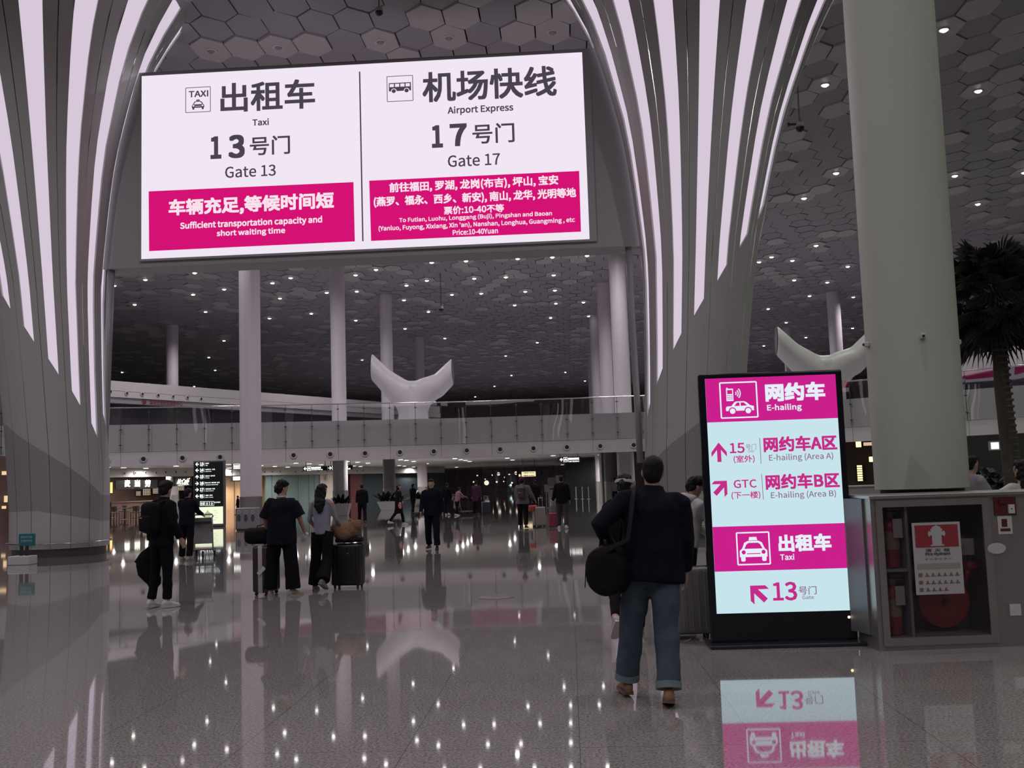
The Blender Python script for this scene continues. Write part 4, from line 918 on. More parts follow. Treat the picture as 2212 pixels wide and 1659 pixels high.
# hanging signs
def hang(px0, px1, py0, py1, dist, items, name, label, m_face, face='sign_face'):
    c = at_depth((px0 + px1) / 2, (py0 + py1) / 2, dist); k_ = dist / F; w_, h_ = (px1 - px0) * k_, (py1 - py0) * k_
    ro = thing(name, label, 'sign', c); B = Board(c, (1, 0, 0), origin=c)
    q = MB(); q.box((0, 0, 0), (w_, .2, h_)); q.build('box', m_face, ro)
    q = MB()
    for s in (-.4, .4): q.tube([(s * w_, 0, h_ / 2), (s * w_, 0, max(h_ / 2 + .02, ZC - c.z))], .02, 6)
    q.build('hanger', black_plastic, ro)
    for it in items:
        q = MB()
        if it[0] == 'arrow': B.shape(q, rot2(ARROW, it[3]), it[1], it[2], it[4], it[4], .115)
        elif it[0] == 'bar': B.shape(q, [(-.5, -.5), (.5, -.5), (.5, .5), (-.5, .5)], it[1], it[2], it[3], it[4], .112)
        elif it[0] == 'box': B.frame(q, it[1], it[2], it[3], it[4], .8, .115); taxi_icon(B, q, it[1], it[2] - .2, it[3] * .7, it[4] * .6, .115, 0, 0)
        else: B.text(q, it[0], it[1], it[2], it[3], it[4], .1, .115)
        q.build('pictogram' if it[0] in ('arrow', 'box') else ('panel' if it[0] == 'bar' else 'lettering'), it[-1] if hasattr(it[-1], 'node_tree') else sign_white, ro)
    return ro
sign_white = emit('sign_white', (1, 1, .96), 1.6)
hang(655, 708, 1007.5, 1017, 70, [('arrow', 660, 1012.5, 90, 7), ('box', 668.5, 1012.5, 8, 8), ('到达接客区', 684, 1010.5, 21, 4.2), ('Arrivals Pick-up', 686, 1014.6, 24, 3)], 'direction_sign', 'black hanging direction sign with left arrow, left one of the pair', MATS['sign_black'])
hang(709, 762, 1005.5, 1015, 70.5, [('arrow', 714, 1011, -90, 7), ('box', 722.5, 1010.5, 8, 8), ('国际到达出口', 740, 1008.5, 25, 4.2), ('International Arrivals', 743, 1012.6, 30, 3)], 'direction_sign', 'black hanging direction sign with right arrow, right one of the pair', MATS['sign_black'])
hang(1205, 1254, 987, 999, 66, [('arrow', 1212.5, 993, 0, 7), ('box', 1221.5, 993, 8, 9), ('出租车候车区', 1239, 991, 24, 5), ('Taxi Station', 1239, 996.4, 24, 3)], 'direction_sign', 'black hanging direction sign with up arrow at the right end of the balcony', MATS['sign_black'])
yel = emit('sign_yellow', (1, .82, .5), 1.3)
hang(1126, 1158.5, 1018, 1030, 92, [('bar', 1142, 1024, 30, 10, yel), ('12  国内出发  Departures', 1142, 1021.5, 26, 3, mat('sign_ink', (.05, .04, .03))), ('13  国际出发  International', 1142, 1027, 26, 3, mat('sign_ink', (.05, .04, .03)))], 'departure_sign', 'glowing yellow hanging sign in front of the night windows', MATS['sign_black'])
hang(504, 522, 1001, 1014, 64, [('bar', 513, 1007.5, 15, 11, sign_white), ('航班信息', 513, 1004, 12, 3, MATS['sign_ink']), ('21 13', 513, 1009.5, 11, 4, MATS['sign_ink'])], 'flight_screen', 'white lit information screen left of the round column, upper', MATS['sign_black'])
hang(499, 523, 1027, 1040, 66, [('bar', 513, 1033.5, 17, 8, sign_white)], 'shop_light_sign', 'white lit shop sign left of the round column, lower', MATS['sign_black'])
# directory totem
tb = floor_at(451, 1138); ro = thing('directory_totem', 'tall black directory board with white gate numbers and a glowing map', 'directory sign', tb)
B = Board(tb, (1, 0, 0), origin=tb); k_ = depth(tb) / F
z1 = B.hit(450, 994)[1]; xw = 69 * k_
q = MB(); q.rbox((0, .14, z1 / 2), (xw, .26, z1), .05); q.build('body', mat('totem_grey', (.16, .155, .16), .35, .5), ro)
q = MB(); zz0, zz1 = B.hit(450, 1094)[1], z1 - .1; q.box((0, .0, (zz0 + zz1) / 2), (xw * .92, .02, zz1 - zz0)); q.build('face_panel', mat('totem_black', (.012, .016, .015), .3), ro)
q = MB(); za, zb2 = B.hit(450, 1132)[1], B.hit(450, 1095)[1]; q.box((.02, .0, (za + zb2) / 2), (xw * .88, .03, zb2 - za)); q.build('map_screen', emit('map_glow', (.93, 1.0, .72), 1.0), ro)
q = MB(); B.shape(q, [(0, .5), (.12, .32), (.3, .2), (.36, 0), (.3, -.3), (.12, -.45), (-.12, -.45), (-.3, -.3), (-.36, 0), (-.3, .2), (-.12, .32)], 449, 1113, 20, 24, .03)
for r in range(5): B.shape(q, [(-.5, -.3), (.5, -.3), (.5, .3), (-.5, .3)], 464 + (r % 2) * 4, 1103 + r * 5, 8, 1.2, .03)
q.build('map_drawing', emit('map_ink', (.55, .62, .38), .8), ro)
tw = emit('totem_white', (.92, 1, .97), 1.3)
for i, (t, dg, y_, tx) in enumerate((('13', 90, 1003, ('出租车', 'Taxi')), ('14', 90, 1016, ('机场巴士  长途', 'Airport Bus')), ('15', 0, 1030, ('网约车  停车场', 'Parking')), ('16', -90, 1044.5, ('到达大厅  航站楼  出发', 'Terminal  Arrivals Hall')), ('17', -90, 1058, ('机场快线  专线', 'Airport Express')), ('B1', 90, 1072, ('地铁  停车', 'Metro  Parking')))):
    q = MB(); B.shape(q, rot2(ARROW, dg), 426, y_, 8, 8, .015); q.build('arrow', tw, ro)
    for s_, cx, cy, w_, h_, bo in ((t, 436, y_ - .6, 8, 6.6, .12), ('Gate', 436, y_ + 4, 6, 1.8, 0), (tx[0], 443 + min(30, len(tx[0]) * 2.6) / 2 + 1, y_ - 2, min(32, len(tx[0]) * 2.6), 2.8, .05), (tx[1], 443 + len(tx[1]) * .6 + 1, y_ + 2.4, len(tx[1]) * 1.2, 2.4, .03)):
        q = MB(); B.text(q, s_, cx, cy, w_, h_, bo, .015); q.build('lettering', tw, ro)
    q = MB(); B.shape(q, [(-.5, -.5), (.5, -.5), (.5, .5), (-.5, .5)], 441.6, y_, .5, 8, .015); q.build('divider_line', tw, ro)
q = MB()
for cx in (437, 447.5, 458): B.frame(q, cx, 1087.5, 9, 9, .6, .015)
for cx in (435.2, 439, 447.5, 458): B.shape(q, [(-.2, -.5), (.2, -.5), (.3, .1), (.2, .25), (.1, .3), (.1, .5), (-.1, .5), (-.1, .3), (-.2, .25), (-.3, .1)], cx, 1087.5, 4.5, 7, .015)
q.build('pictogram', tw, ro); q = MB(); B.text(q, '卫生间服务', 469, 1085, 15, 2.6, .05, .015); q.build('lettering', tw, ro)
# recycling bin
p0 = floor_at(531.5, 1146); ro = thing('recycling_bin', 'grey metal recycling bin with three round openings beside the round column', 'bin', p0)
B = Board(p0, (1, 0, 0), origin=p0); k_ = depth(p0) / F; bw = 46 * k_; bh = B.hit(530, 1097)[1]
MB().rbox((0, .25, bh / 2 + .03), (bw, .5, bh - .06), .03).build('body', mat('bin_grey', (.26, .25, .27), .4, .4), ro); q = MB(); q.box((0, .25, .02), (bw * .92, .42, .04)); q.build('plinth', dark, ro)
q = MB(); q.box((-bw / 2 + .02, -.005, bh / 2), (.03, .02, bh - .08)); q.build('edge_trim', chrome, ro)
for i, cx in enumerate((516, 531, 546)):
    q = MB(); B.shape(q, disc(.5, 20), cx, 1106, 8, 8, .006); B.shape(q, disc(.36, 20), cx, 1106, 8, 8, .010, 1); q.build('opening', [mat('bin_ring', (.5, .5, .5), .4), mat('bin_port', (.2, .2, .21), .4)], ro)
    q = MB(); B.shape(q, disc(.5, 20, 0, 0), cx, 1119, 8, 16, .006); q.build('sort_plate', mat('bin_plate', (.05, .06, .07), .4), ro)
# planters
leaf2 = mat('plant_leaf', (.018, .035, .02), .45); soil = mat('soil', (.03, .022, .016), .9)
def leaf(mb, base, d, ln, wd, droop, mi=0, n=5):
    d = V(d).normalized(); s = d.cross(V((0, 0, 1))); s = s.normalized() if s.length > .05 else V((1, 0, 0)); P_ = []
    for i in range(n + 1):
        t = i / n; c = V(base) + d * ln * t + V((0, 0, -droop * t * t)); w_ = wd * math.sin(math.pi * min(.97, t * .9 + .08)); P_ += [c - s * w_ / 2, c + V((0, 0, -.02 * wd)), c + s * w_ / 2]
    mb.add(P_, [(3 * i + a, 3 * i + a + 1, 3 * i + a + 4, 3 * i + a + 3) for i in range(n) for a in (0, 1)], mi)
def planter(px, py, w_, h_, ph, seed, label, plabel):
    p = floor_at(px, py); k_ = depth(p) / F; w_ *= k_; h_ *= k_; random.seed(seed)
    ro = thing('planter', label, 'planter', p)
    q = MB(); q.loft([[V((x * w_ / 2 * s, y * .32 * s, z)) for x, y in ((-1, -1), (1, -1), (1, 1), (-1, 1))] for s, z in ((.68, 0), (.72, .02), (1, h_), (.95, h_), (.9, h_ - .06))], 0); q.build('trough', mat('planter_white', (.62, .61, .60), .35), ro)
    q = MB(); q.box((0, 0, h_ - .08), (w_ * .88, .5, .05)); q.build('soil', soil, ro)
    pl_ = thing('potted_plant', plabel, 'plant', p + V((0, 0, h_ - .05)))
    for c in range(7):
        q = MB(); x0 = (c / 6 - .5) * w_ * .75
        for l in range(9):
            a = random.uniform(0, 6.28); e = random.uniform(.3, 1.3); leaf(q, (x0, 0, ph * .15 * random.random()), (math.cos(a) * math.cos(e), math.sin(a) * math.cos(e), math.sin(e)), ph * random.uniform(.55, 1), ph * .2, ph * .25)
        q.build('leaf_cluster', leaf2, pl_)
    return pl_
planter(737, 1114, 42, 26, .9, 1, 'white boat-shaped planter right of the woman in the grey top', 'tall dark leafy plant in the planter beside the grey-topped woman')
planter(845, 1102, 58, 19, 1.1, 2, 'white boat-shaped planter in front of the white columns', 'dark broad-leaved plant in the planter by the white columns')
planter(905, 1092, 22, 14, 1.0, 5, 'small white planter half hidden behind the walking guard', 'dark plant in the planter behind the walking guard')
pl_ = thing('banana_plant', 'tall dark plant with broad paddle leaf beside the grey-topped woman', 'plant', floor_at(724, 1108) + V((0, .3, 0)))
q = MB(); q.tube([(0, 0, 0), (0, 0, 1.6)], [.09, .05], 8); q.build('stem', stalk, pl_)
q = MB(); leaf(q, (0, 0, 1.5), (-.12, 0, 1), 1.5, .62, .1); leaf(q, (0, 0, 1.2), (-.8, -.2, .5), .8, .25, .3); leaf(q, (0, 0, 1.2), (.8, -.2, .5), .9, .25, .35); leaf(q, (0, 0, 1.0), (.6, .4, .4), .8, .22, .3); q.build('leaf_blades', leaf2, pl_)
# poster stand at the right
p0 = floor_at(1193, 1098); k_ = depth(p0) / F; ro = thing('poster_stand', 'white notice stand with picture panel near the man with the red suitcase', 'notice stand', p0); B = Board(p0, (1, 0, 0), origin=p0)
MB().box((0, .1, .7), (16 * k_, .08, 1.36)).build('panel', mat('stand_white', (.42, .41, .42), .5), ro); MB().box((0, .1, .03), (20 * k_, .5, .05)).build('base', steel, ro)
q = MB(); a, b = B.hit(1192, 1041); q.box((a, .08, b), (18 * k_, .05, 19 * k_)); q.build('picture', mat('picture_grey', (.30, .26, .27), .5, noise=.8, nscale=3), ro)
q = MB(); a, b = B.hit(1206, 1048); q.box((a, .12, b), (11 * k_, .05, 42 * k_)); q.build('side_panel', MATS['stand_white'], ro)
q = MB(); B.text(q, '温馨提示', 1193, 1056, 12, 3.2, .08, -.05); q.build('lettering', dark, ro)
p0 = floor_at(1181, 1088); ro = thing('notice_box', 'small white box on a post left of the notice stand', 'notice stand', p0); MB().box((0, 0, 1.1), (.3, .2, .55)).build('box', MATS['plate_white'], ro); MB().tube([(0, 0, 0), (0, 0, .85)], .04, 8).build('post', steel, ro)
# warm shop seen between kiosk and column, and the pale wall right of it
wb = at_depth(1600, 1000, 66); we = at_depth(1990, 1000, 60); wb.z = we.z = 0
slab(wb, we, 0, ZC, .2, 'wall_cafe', mat('cafe_brown', (.13, .085, .06), .5), label='brown cafe wall behind the kiosk', cat='wall')
cbd = Board(wb, (we - wb)); glow = emit('cafe_glow', (1, .72, .3), 2.4)
for i, (cx, cy, w_, h_, lb) in enumerate(((1856, 960, 11, 12, 'small bright amber lightbox high on the cafe wall'), (1879, 959, 24, 7, 'long amber lightbox high on the cafe wall'), (1886, 992, 14, 11, 'bright amber lightbox in the middle of the cafe wall'), (1859, 1022, 13, 34, 'tall glowing amber display at the cafe'))):
    a, b = cbd.hit(cx, cy); k_ = cbd.px(cx, cy); p = cbd.pt(a, b, .1); ro = thing('amber_display', lb, 'lightbox', p)
    rm = Matrix((cbd.u, -cbd.n, V((0, 0, 1)))).transposed(); MB().box((0, 0, 0), (w_ * k_ + .08, .1, h_ * k_ + .08), 0, rm).build('case', black_plastic, ro); q = MB()
    if i == 3:
        for r in range(7): q.box(cbd.n * .07 + V((0, 0, (r / 6 - .5) * h_ * k_ * .88)), (w_ * k_ * .8, .02, h_ * k_ * .1), 0, rm)
    else: q.box(cbd.n * .06, (w_ * k_, .02, h_ * k_), 0, rm)
    q.build('glowing_face', glow if i != 1 else emit('cafe_glow_dim', (1, .7, .4), .7), ro)
a = at_depth(1862, 1062, 40); ro = thing('cafe_counter', 'pale grey cafe counter under the amber display', 'counter', (a.x, a.y, 0)); MB().rbox((0, 0, .5), (2.4, .7, 1.0), .02).build('front', mat('counter_grey', (.34, .34, .34), .5), ro); MB().box((0, 0, 1.02), (2.5, .8, .05)).build('worktop', white_paint, ro)
wb = at_depth(1990, 1000, 56); we = at_depth(2400, 1000, 50); wb.z = we.z = 0
slab(wb, we, 0, ZC, .2, 'wall_lower_right', mat('sage_wall', (.30, .33, .31), .5), label='dim green-grey wall behind the palm', cat='wall')
p = at_depth(2149, 963, 47); ro = thing('wall_floodlight', 'bright white lamp on the wall right of the big column', 'lamp', p); MB().box((0, 0, 0), (.5, .2, .42)).build('housing', MATS['cam_grey'], ro); MB().box((-.04, -.11, 0), (.34, .03, .3)).build('lens', emit('flood_white', (.9, 1, .92), 1.3), ro)
# bush in a pot behind the cabinet
random.seed(21); p = at_depth(2135, 1040, 17); ro = thing('pot', 'dark round plant pot behind the steel cabinet', 'plant pot', (p.x, p.y, 0)); MB().lathe([(.22, 0), (.3, .5), (.27, .5), (.25, .42)], 20).build('vessel', mat('pot_dark', (.05, .05, .05), .5), ro, 'auto'); MB().lathe([(.001, .44), (.26, .44)], 16).build('soil', soil, ro)
ro = thing('shrub', 'dark leafy shrub in a pot right of the big column', 'plant', (p.x, p.y, .44)); MB().tube([(0, 0, 0), (0, 0, .8)], .03, 6).build('stem', stalk, ro)
for c in range(12):
    q = MB(); a0 = c * 2.4; b0 = V((.16 * math.cos(a0), .16 * math.sin(a0), .75 + .3 * random.random()))
    for l in range(9):
        a = random.uniform(0, 6.28); e = random.uniform(-.5, 1.2); leaf(q, b0, (math.cos(a) * math.cos(e), math.sin(a) * math.cos(e), math.sin(e)), .2, .09, .05)
    q.build('leaf_cluster', leaf2, ro)
# warm shop at the far left edge
wb = at_depth(-260, 1000, 46); we = at_depth(60, 1000, 52); wb.z = we.z = 0
slab(wb, we, 0, ZC, .2, 'wall_left_shop', brown, label='brown shop wall at the left edge', cat='wall')
cbd = Board(wb, (we - wb))
for cx, cy, w_, h_, lb in ((8, 1022, 12, 8, 'amber shelf light at the left edge, upper'), (10, 1078, 6, 14, 'white lamp at the left edge by the pillar'), (6, 1096, 8, 6, 'amber shelf light at the left edge, lower')):
    a, b = cbd.hit(cx, cy); k_ = cbd.px(cx, cy); tag(MB().box((0, 0, 0), (w_ * k_, .08, h_ * k_)).build('shelf_light', emit('shelf_glow', (1, .7, .4), .9), loc=cbd.pt(a, b, .1)), lb, 'lamp')
# small standee plinth with a teal notice, left
p0 = floor_at(39, 1221); k_ = depth(p0) / F; ro = thing('notice_standee', 'white plinth with dark legs carrying a rounded teal notice by the left pillar', 'notice stand', p0); B = Board(p0, (1, 0, 0), origin=p0)
MB().rbox((0, .2, 9.5 * k_), (48 * k_, .4, 19 * k_), .015).build('plinth', mat('plinth_white', (.50, .51, .51), .5), ro)
q = MB()
for cx in (37, 49): q.box((B.hit(cx, 1190)[0], .2, B.hit(cx, 1190)[1]), (7 * k_, .03, 26 * k_))
q.build('legs', mat('standee_navy', (.015, .018, .03), .5), ro)
a, b = B.hit(50, 1167); q = MB(); q.rbox((a, .18, b), (37 * k_, .04, 27 * k_), .019, 3)
q.build('notice', mat('teal', (.03, .17, .20), .4), ro)
q = MB(); rr_ = [(math.cos(t) * .13 + sx_ * .33, math.sin(t) * .18 + sy * .28) for sx_, sy, t0_ in ((1, 1, 0), (-1, 1, 1.571), (-1, -1, 3.142), (1, -1, 4.712)) for t in [t0_ + i * .314 for i in range(6)]]
B.shape(q, rr_, 50, 1167, 37, 27, -.155); q.build('notice_face', mat('teal_face', (.02, .14, .17), .4), ro)
for t, y_ in (('请遵守交规', 1161), ('文明安全行', 1169)):
    q = MB(); B.text(q, t, 50, y_, 26, 6, .06, -.15); q.build('lettering', mat('teal_ink', (.18, .42, .44), .5), ro)
# round floor hatch
p0 = floor_at(1072, 1290); tag(MB().lathe([(.001, .008), (.24, .008), (.26, .004), (.26, 0)], 32).build('floor_hatch', steel, None, 'auto', p0 + V((0, 0, .001))), 'round metal floor hatch in the middle of the open floor', 'floor hatch')
# ================================================================== PEOPLE
skin_m = mat('skin', (.40, .25, .19), .55); eye_w = mat('eye_white', (.6, .58, .56), .3); eye_d = mat('eye_dark', (.02, .012, .01), .2); lip_m = mat('lips', (.28, .10, .09), .5)
hair_m = mat('hair_black', (.006, .005, .006), .6, noise=.4, nscale=40, spec=.2)
def cloth(name, c): return mat('cloth_' + name, c, .9, noise=.18, nscale=14, bump=.15, spec=.12)
ftex = bpy.data.textures.new('folds', 'CLOUDS'); ftex.noise_scale = .16; ftex.noise_depth = 1
htex = bpy.data.textures.new('locks', 'CLOUDS'); htex.noise_scale = .045; htex.noise_depth = 1
rad = math.radians
def rx(v, a): c, s = math.cos(a), math.sin(a); return V((v[0], v[1] * c - v[2] * s, v[1] * s + v[2] * c))
def rz_(v, a): c, s = math.cos(a), math.sin(a); return V((v[0] * c - v[1] * s, v[0] * s + v[1] * c, v[2]))
def limb(side, pitch, ab): p, a = rad(pitch), rad(ab); return V((side * math.sin(a), math.sin(p) * math.cos(a), -math.cos(p) * math.cos(a)))
def shaped(mb, name, m, parent, vox, smooth=3, tex=None, strength=0, extra=None, rxyz=None):
    ob = mb.build(name, m, parent, True)
    r = ob.modifiers.new('r', 'REMESH'); r.mode = 'VOXEL'; r.voxel_size = vox; r.use_smooth_shade = True
    if smooth: s = ob.modifiers.new('s', 'SMOOTH'); s.iterations = smooth; s.factor = .5
    if tex: d = ob.modifiers.new('d', 'DISPLACE'); d.texture = tex; d.strength = strength; d.mid_level = .5; d.texture_coords = 'LOCAL'
    BAKE.append((ob, extra)); return ob
def blend(p, q, t): return V(p) + (V(q) - V(p)) * t
def person(label, loc, yaw, h=1.74, legs=((3, 3, 3), (3, 3, 3)), arms=((5, 9, 12, 5), (5, 9, 12, 5)), lean=0, head=(0, 0), top=None, bottom=None, shoe=None, hair='short', vox=.014, build=1.0, curl=30, foot=(0, 0), toe=(8, 8), skin=None, lift=0.0, roll=0.0):
    """local axes: x right, y forward. legs/arms given left, right: (pitch, flex, spread) and (pitch, spread, elbow, forearm spread)"""
    k = h / 1.75
    root = thing('person', label, 'person', (loc[0], loc[1], loc[2] if len(loc) > 2 else 0), rad(yaw)); root.rotation_euler[1] = rad(roll)
    # --- legs first (lowest ankle decides the hip height)
    J = {}
    low = 9
    for s, (p, fx_, ab) in zip((-1, 1), legs):
        hip = V((s * .092, 0, 0)); kn = hip + limb(s, p, ab) * .43; an = kn + limb(s, p - fx_, ab * .6) * .42
        J[s] = [hip, kn, an]; low = min(low, an.z - .085 + .0)
    # a lifted heel lets the toe touch
    for s, i in ((-1, 0), (1, 1)):
        ft = rad(foot[i]); 
        toe_z = J[s][2].z - .085 * math.cos(ft) - .17 * math.sin(ft) if foot[i] > 0 else J[s][2].z - .085
        low = min(low, toe_z)
    hz = -low
    up = V((0, 0, hz + lift / k)); HIP = up.copy()
    for s in J: J[s] = [q + up for q in J[s]]
    ln = rad(lean)
    def tor(x, y, z): q = rx((x, y, z), -ln); return HIP + q
    neck = tor(0, -.005, .56); 
    sh = {s: tor(s * .178 * build, -.01, .50) for s in (-1, 1)}
    A = {}
    for s, (p, ab, fl, ab2) in zip((-1, 1), arms):
        e = sh[s] + limb(s, p, ab) * .285; w_ = e + limb(s, p + fl, ab2) * .245; A[s] = [sh[s], e, w_]
    HC = tor(0, .018, .70); hy, hp = rad(head[0]), rad(head[1])
    def hd(x, y, z): q = rx((x, y, z), hp); q = rz_(q, -hy); q = rx(q, -ln * .4); return HC + q
    S = lambda pts: [V(q) * k for q in pts]
    # --- body
    b = MB(); N_ = 18
    def ringt(z, a, c, y=0): return [tor(a * math.cos(2 * math.pi * i / N_) * build, y + c * math.sin(2 * math.pi * i / N_), z) * k for i in range(N_)]
    b.loft([ringt(-.10, .10, .08), ringt(-.05, .15, .10), ringt(.03, .158, .108), ringt(.16, .135, .094), ringt(.30, .15, .105), ringt(.42, .165, .11), ringt(.49, .15, .09), ringt(.535, .085, .066), ringt(.57, .056, .056), ringt(.64, .054, .056, .012), ringt(.68, .05, .05, .015)])
    for s in (-1, 1):
        sh_, e, w_ = A[s]
        b.tube(S([sh_ + V((-s * .03, 0, .0)), sh_, blend(sh_, e, .4), e, blend(e, w_, .3), w_]), [q * k for q in (.05, .054, .047, .038, .038, .026)], 12)
        hp_, kn, an = J[s]
        b.tube(S([hp_ + V((0, 0, .03)), blend(hp_, kn, .3), kn, blend(kn, an, .3), blend(kn, an, .75), an]), [q * k for q in (.085, .08, .056, .057, .042, .037)], 12)
        # hand: palm, four fingers, thumb
        d = (w_ - e).normalized(); n_ = V((-s, 0, 0)); n_ = (n_ - d * n_.dot(d)).normalized(); f_ = d.cross(n_); f_ = f_ if f_.y + f_.z * .3 > 0 else -f_
        N2 = 12
        def pr_(t, a, c): o_ = w_ + d * t; return [(o_ + f_ * a * math.cos(2 * math.pi * i / N2) + n_ * c * math.sin(2 * math.pi * i / N2)) * k for i in range(N2)]
        b.loft([pr_(-.02, .024, .022), pr_(.02, .034, .017), pr_(.06, .042, .015), pr_(.095, .040, .012)])
        for off, l_ in ((.030, .070), (.010, .080), (-.010, .075), (-.029, .058)):
            P_ = [w_ + d * .08 + f_ * off]; a = 0
            for t in (.42, .33, .25): P_.append(P_[-1] + (d * math.cos(a) + n_ * math.sin(a)) * (l_ * t + (.015 if t == .42 else 0))); a += rad(curl)
            b.tube(S(P_), [q * k for q in (.0095, .009, .0085, .007)], 8)
        P_ = [w_ + d * .025 + f_ * .028, w_ + d * .05 + f_ * .05 + n_ * .008, w_ + d * .08 + f_ * .058 + n_ * .018, w_ + d * .10 + f_ * .056 + n_ * .026]
        b.tube(S(P_), [q * k for q in (.013, .012, .010, .008)], 8)
    # head: skull, jaw, nose, ears
    M_ = lambda x, y, z: hd(x, y, z) * k
    def hring(z, a, f1, bk): return [M_(a * math.cos(t), (f1 if math.sin(t) > 0 else bk) * math.sin(t), z) for t in [2 * math.pi * i / 20 for i in range(20)]]
    b.loft([hring(-.118, .03, .078, .02), hring(-.105, .046, .086, .035), hring(-.07, .060, .088, .062), hring(-.03, .068, .089, .086), hring(.01, .073, .090, .097), hring(.05, .073, .089, .099), hring(.085, .064, .074, .088), hring(.108, .043, .05, .06), hring(.118, .012, .015, .02)])
    b.loft([[M_(x, y, z) for x, y, z in ((-.008, .085, .018), (.008, .085, .018), (.008, .08, .018), (-.008, .08, .018))], [M_(x, y, z) for x, y, z in ((-.017, .112, -.03), (.017, .112, -.03), (.019, .08, -.035), (-.019, .08, -.035))], [M_(x, y, z) for x, y, z in ((-.014, .09, -.04), (.014, .09, -.04), (.014, .08, -.04), (-.014, .08, -.04))]])
    for s in (-1, 1): b.ell(M_(s * .076, -.005, -.008), (.010 * k, .018 * k, .031 * k), 0, 10, 8)
    ex = MB()
    for s in (-1, 1):
        ex.ell(M_(s * .031, .082, .008), (.014 * k, .011 * k, .008 * k), 1, 10, 6); ex.ell(M_(s * .031, .0895, .008), (.006 * k,) * 3, 2, 8, 6)
        ex.tube(S([hd(s * .015, .088, .027), hd(s * .032, .0885, .032), hd(s * .048, .079, .027)]), .0042 * k, 6, 2)
    ex.tube(S([hd(-.022, .082, -.066), hd(0, .0905, -.064), hd(.022, .082, -.066)]), [.003 * k, .006 * k, .003 * k], 6, 3)
    body = shaped(b, 'body', [skin or skin_m, eye_w, eye_d, lip_m], root, max(.008, vox * .75), 2, extra=ex)
    # --- clothes
    if top:
        t = MB(); m = top['m']; ad = top.get('add', .02); hem = top.get('hem', -.10); hw = top.get('hw', 1.0)
        t.loft([ringt(hem, (.158 + ad) * hw, (.112 + ad) * hw), ringt(hem + .03, (.163 + ad) * hw, (.116 + ad) * hw), ringt(.12, .150 + ad * top.get('loose', 1.2), .108 + ad * top.get('loose', 1.2)), ringt(.30, .158 + ad, .113 + ad), ringt(.43, .168 + ad, .116 + ad * .9), ringt(.505, .160 + ad * .6, .095 + ad * .5), ringt(.53, .122 + ad * .4, .086 + ad * .4), ringt(.548, .09 + ad * .3, .076 + ad * .3), ringt(.555 + top.get('collar', 0), .064 + ad * .25, .066 + ad * .25)])
        for s in (-1, 1):
            sh_, e, w_ = A[s]; r1, r2, r3 = top.get('sl', (.068, .058, .044)); so = (.056 + ad * .3) * k; t.ell((sh_ + V((-s * .018, 0, -.006))) * k, (so, so * 1.0, so), 0, 14, 10)
            if top.get('short'):
                en = blend(sh_, e, .88); t.tube(S([sh_ + V((-s * .09, 0, .015)), sh_ + V((-s * .035, 0, .004)), sh_ + V((0, 0, -.03)), en]), [.05 * k, .066 * k, r1 * k * .95, r2 * k * 1.15], 14)
            else: t.tube(S([sh_ + V((-s * .09, 0, .015)), sh_ + V((-s * .035, 0, .006)), sh_ + V((0, 0, -.012)), blend(sh_, e, .5), e, blend(e, w_, .5), blend(e, w_, .97)]), [q * k for q in (.05, .066, r1, (r1 + r2) / 2, r2, (r2 + r3) / 2, r3)], 14)
        if top.get('collar'): t.loft([ringt(.535, .085, .075), ringt(.60, .072, .078, .008)], 0)
        shaped(t, top['name'], m, root, vox, 3, ftex, top.get('fold', .02))
        if top.get('hood'):
            t = MB(); t.ell(tor(0, -.10, .53) * k, (.14 * k, .085 * k, .08 * k)); t.tube(S([tor(-.09, .05, .53), tor(-.12, -.05, .56), tor(0, -.12, .57), tor(.12, -.05, .56), tor(.09, .05, .53)]), .04 * k, 10); shaped(t, 'hood', m, root, vox, 3, ftex, .015)
    if bottom:
        t = MB(); r1, r2, r3 = bottom.get('r', (.105, .075, .07)); m = bottom['m']
        t.loft([ringt(-.13, .11, .095), ringt(-.06, .168, .118), ringt(.03, .168, .118), ringt(.10, .152, .106)])
        for s in (-1, 1):
            hp_, kn, an = J[s]; cu = bottom.get('cut', .92)
            t.tube(S([hp_ + V((0, 0, .02)), blend(hp_, kn, .25), blend(hp_, kn, .7), kn, blend(kn, an, .5), blend(kn, an, cu)]), [q * k for q in (r1, r1 * .98, (r1 + r2) / 2, r2, (r2 + r3) / 2, r3)], 16)
        tr = shaped(t, bottom.get('name', 'trousers'), m, root, vox, 3, ftex, bottom.get('fold', .022))
        if bottom.get('cuff'):
            for s in (-1, 1):
                hp_, kn, an = J[s]; t = MB(); t.tube(S([blend(kn, an, cu - .10), blend(kn, an, cu + .01)]), [r3 * 1.06 * k, r3 * 1.06 * k], 18); t.build('turned_cuff', bottom['cuff'], root, 'auto')
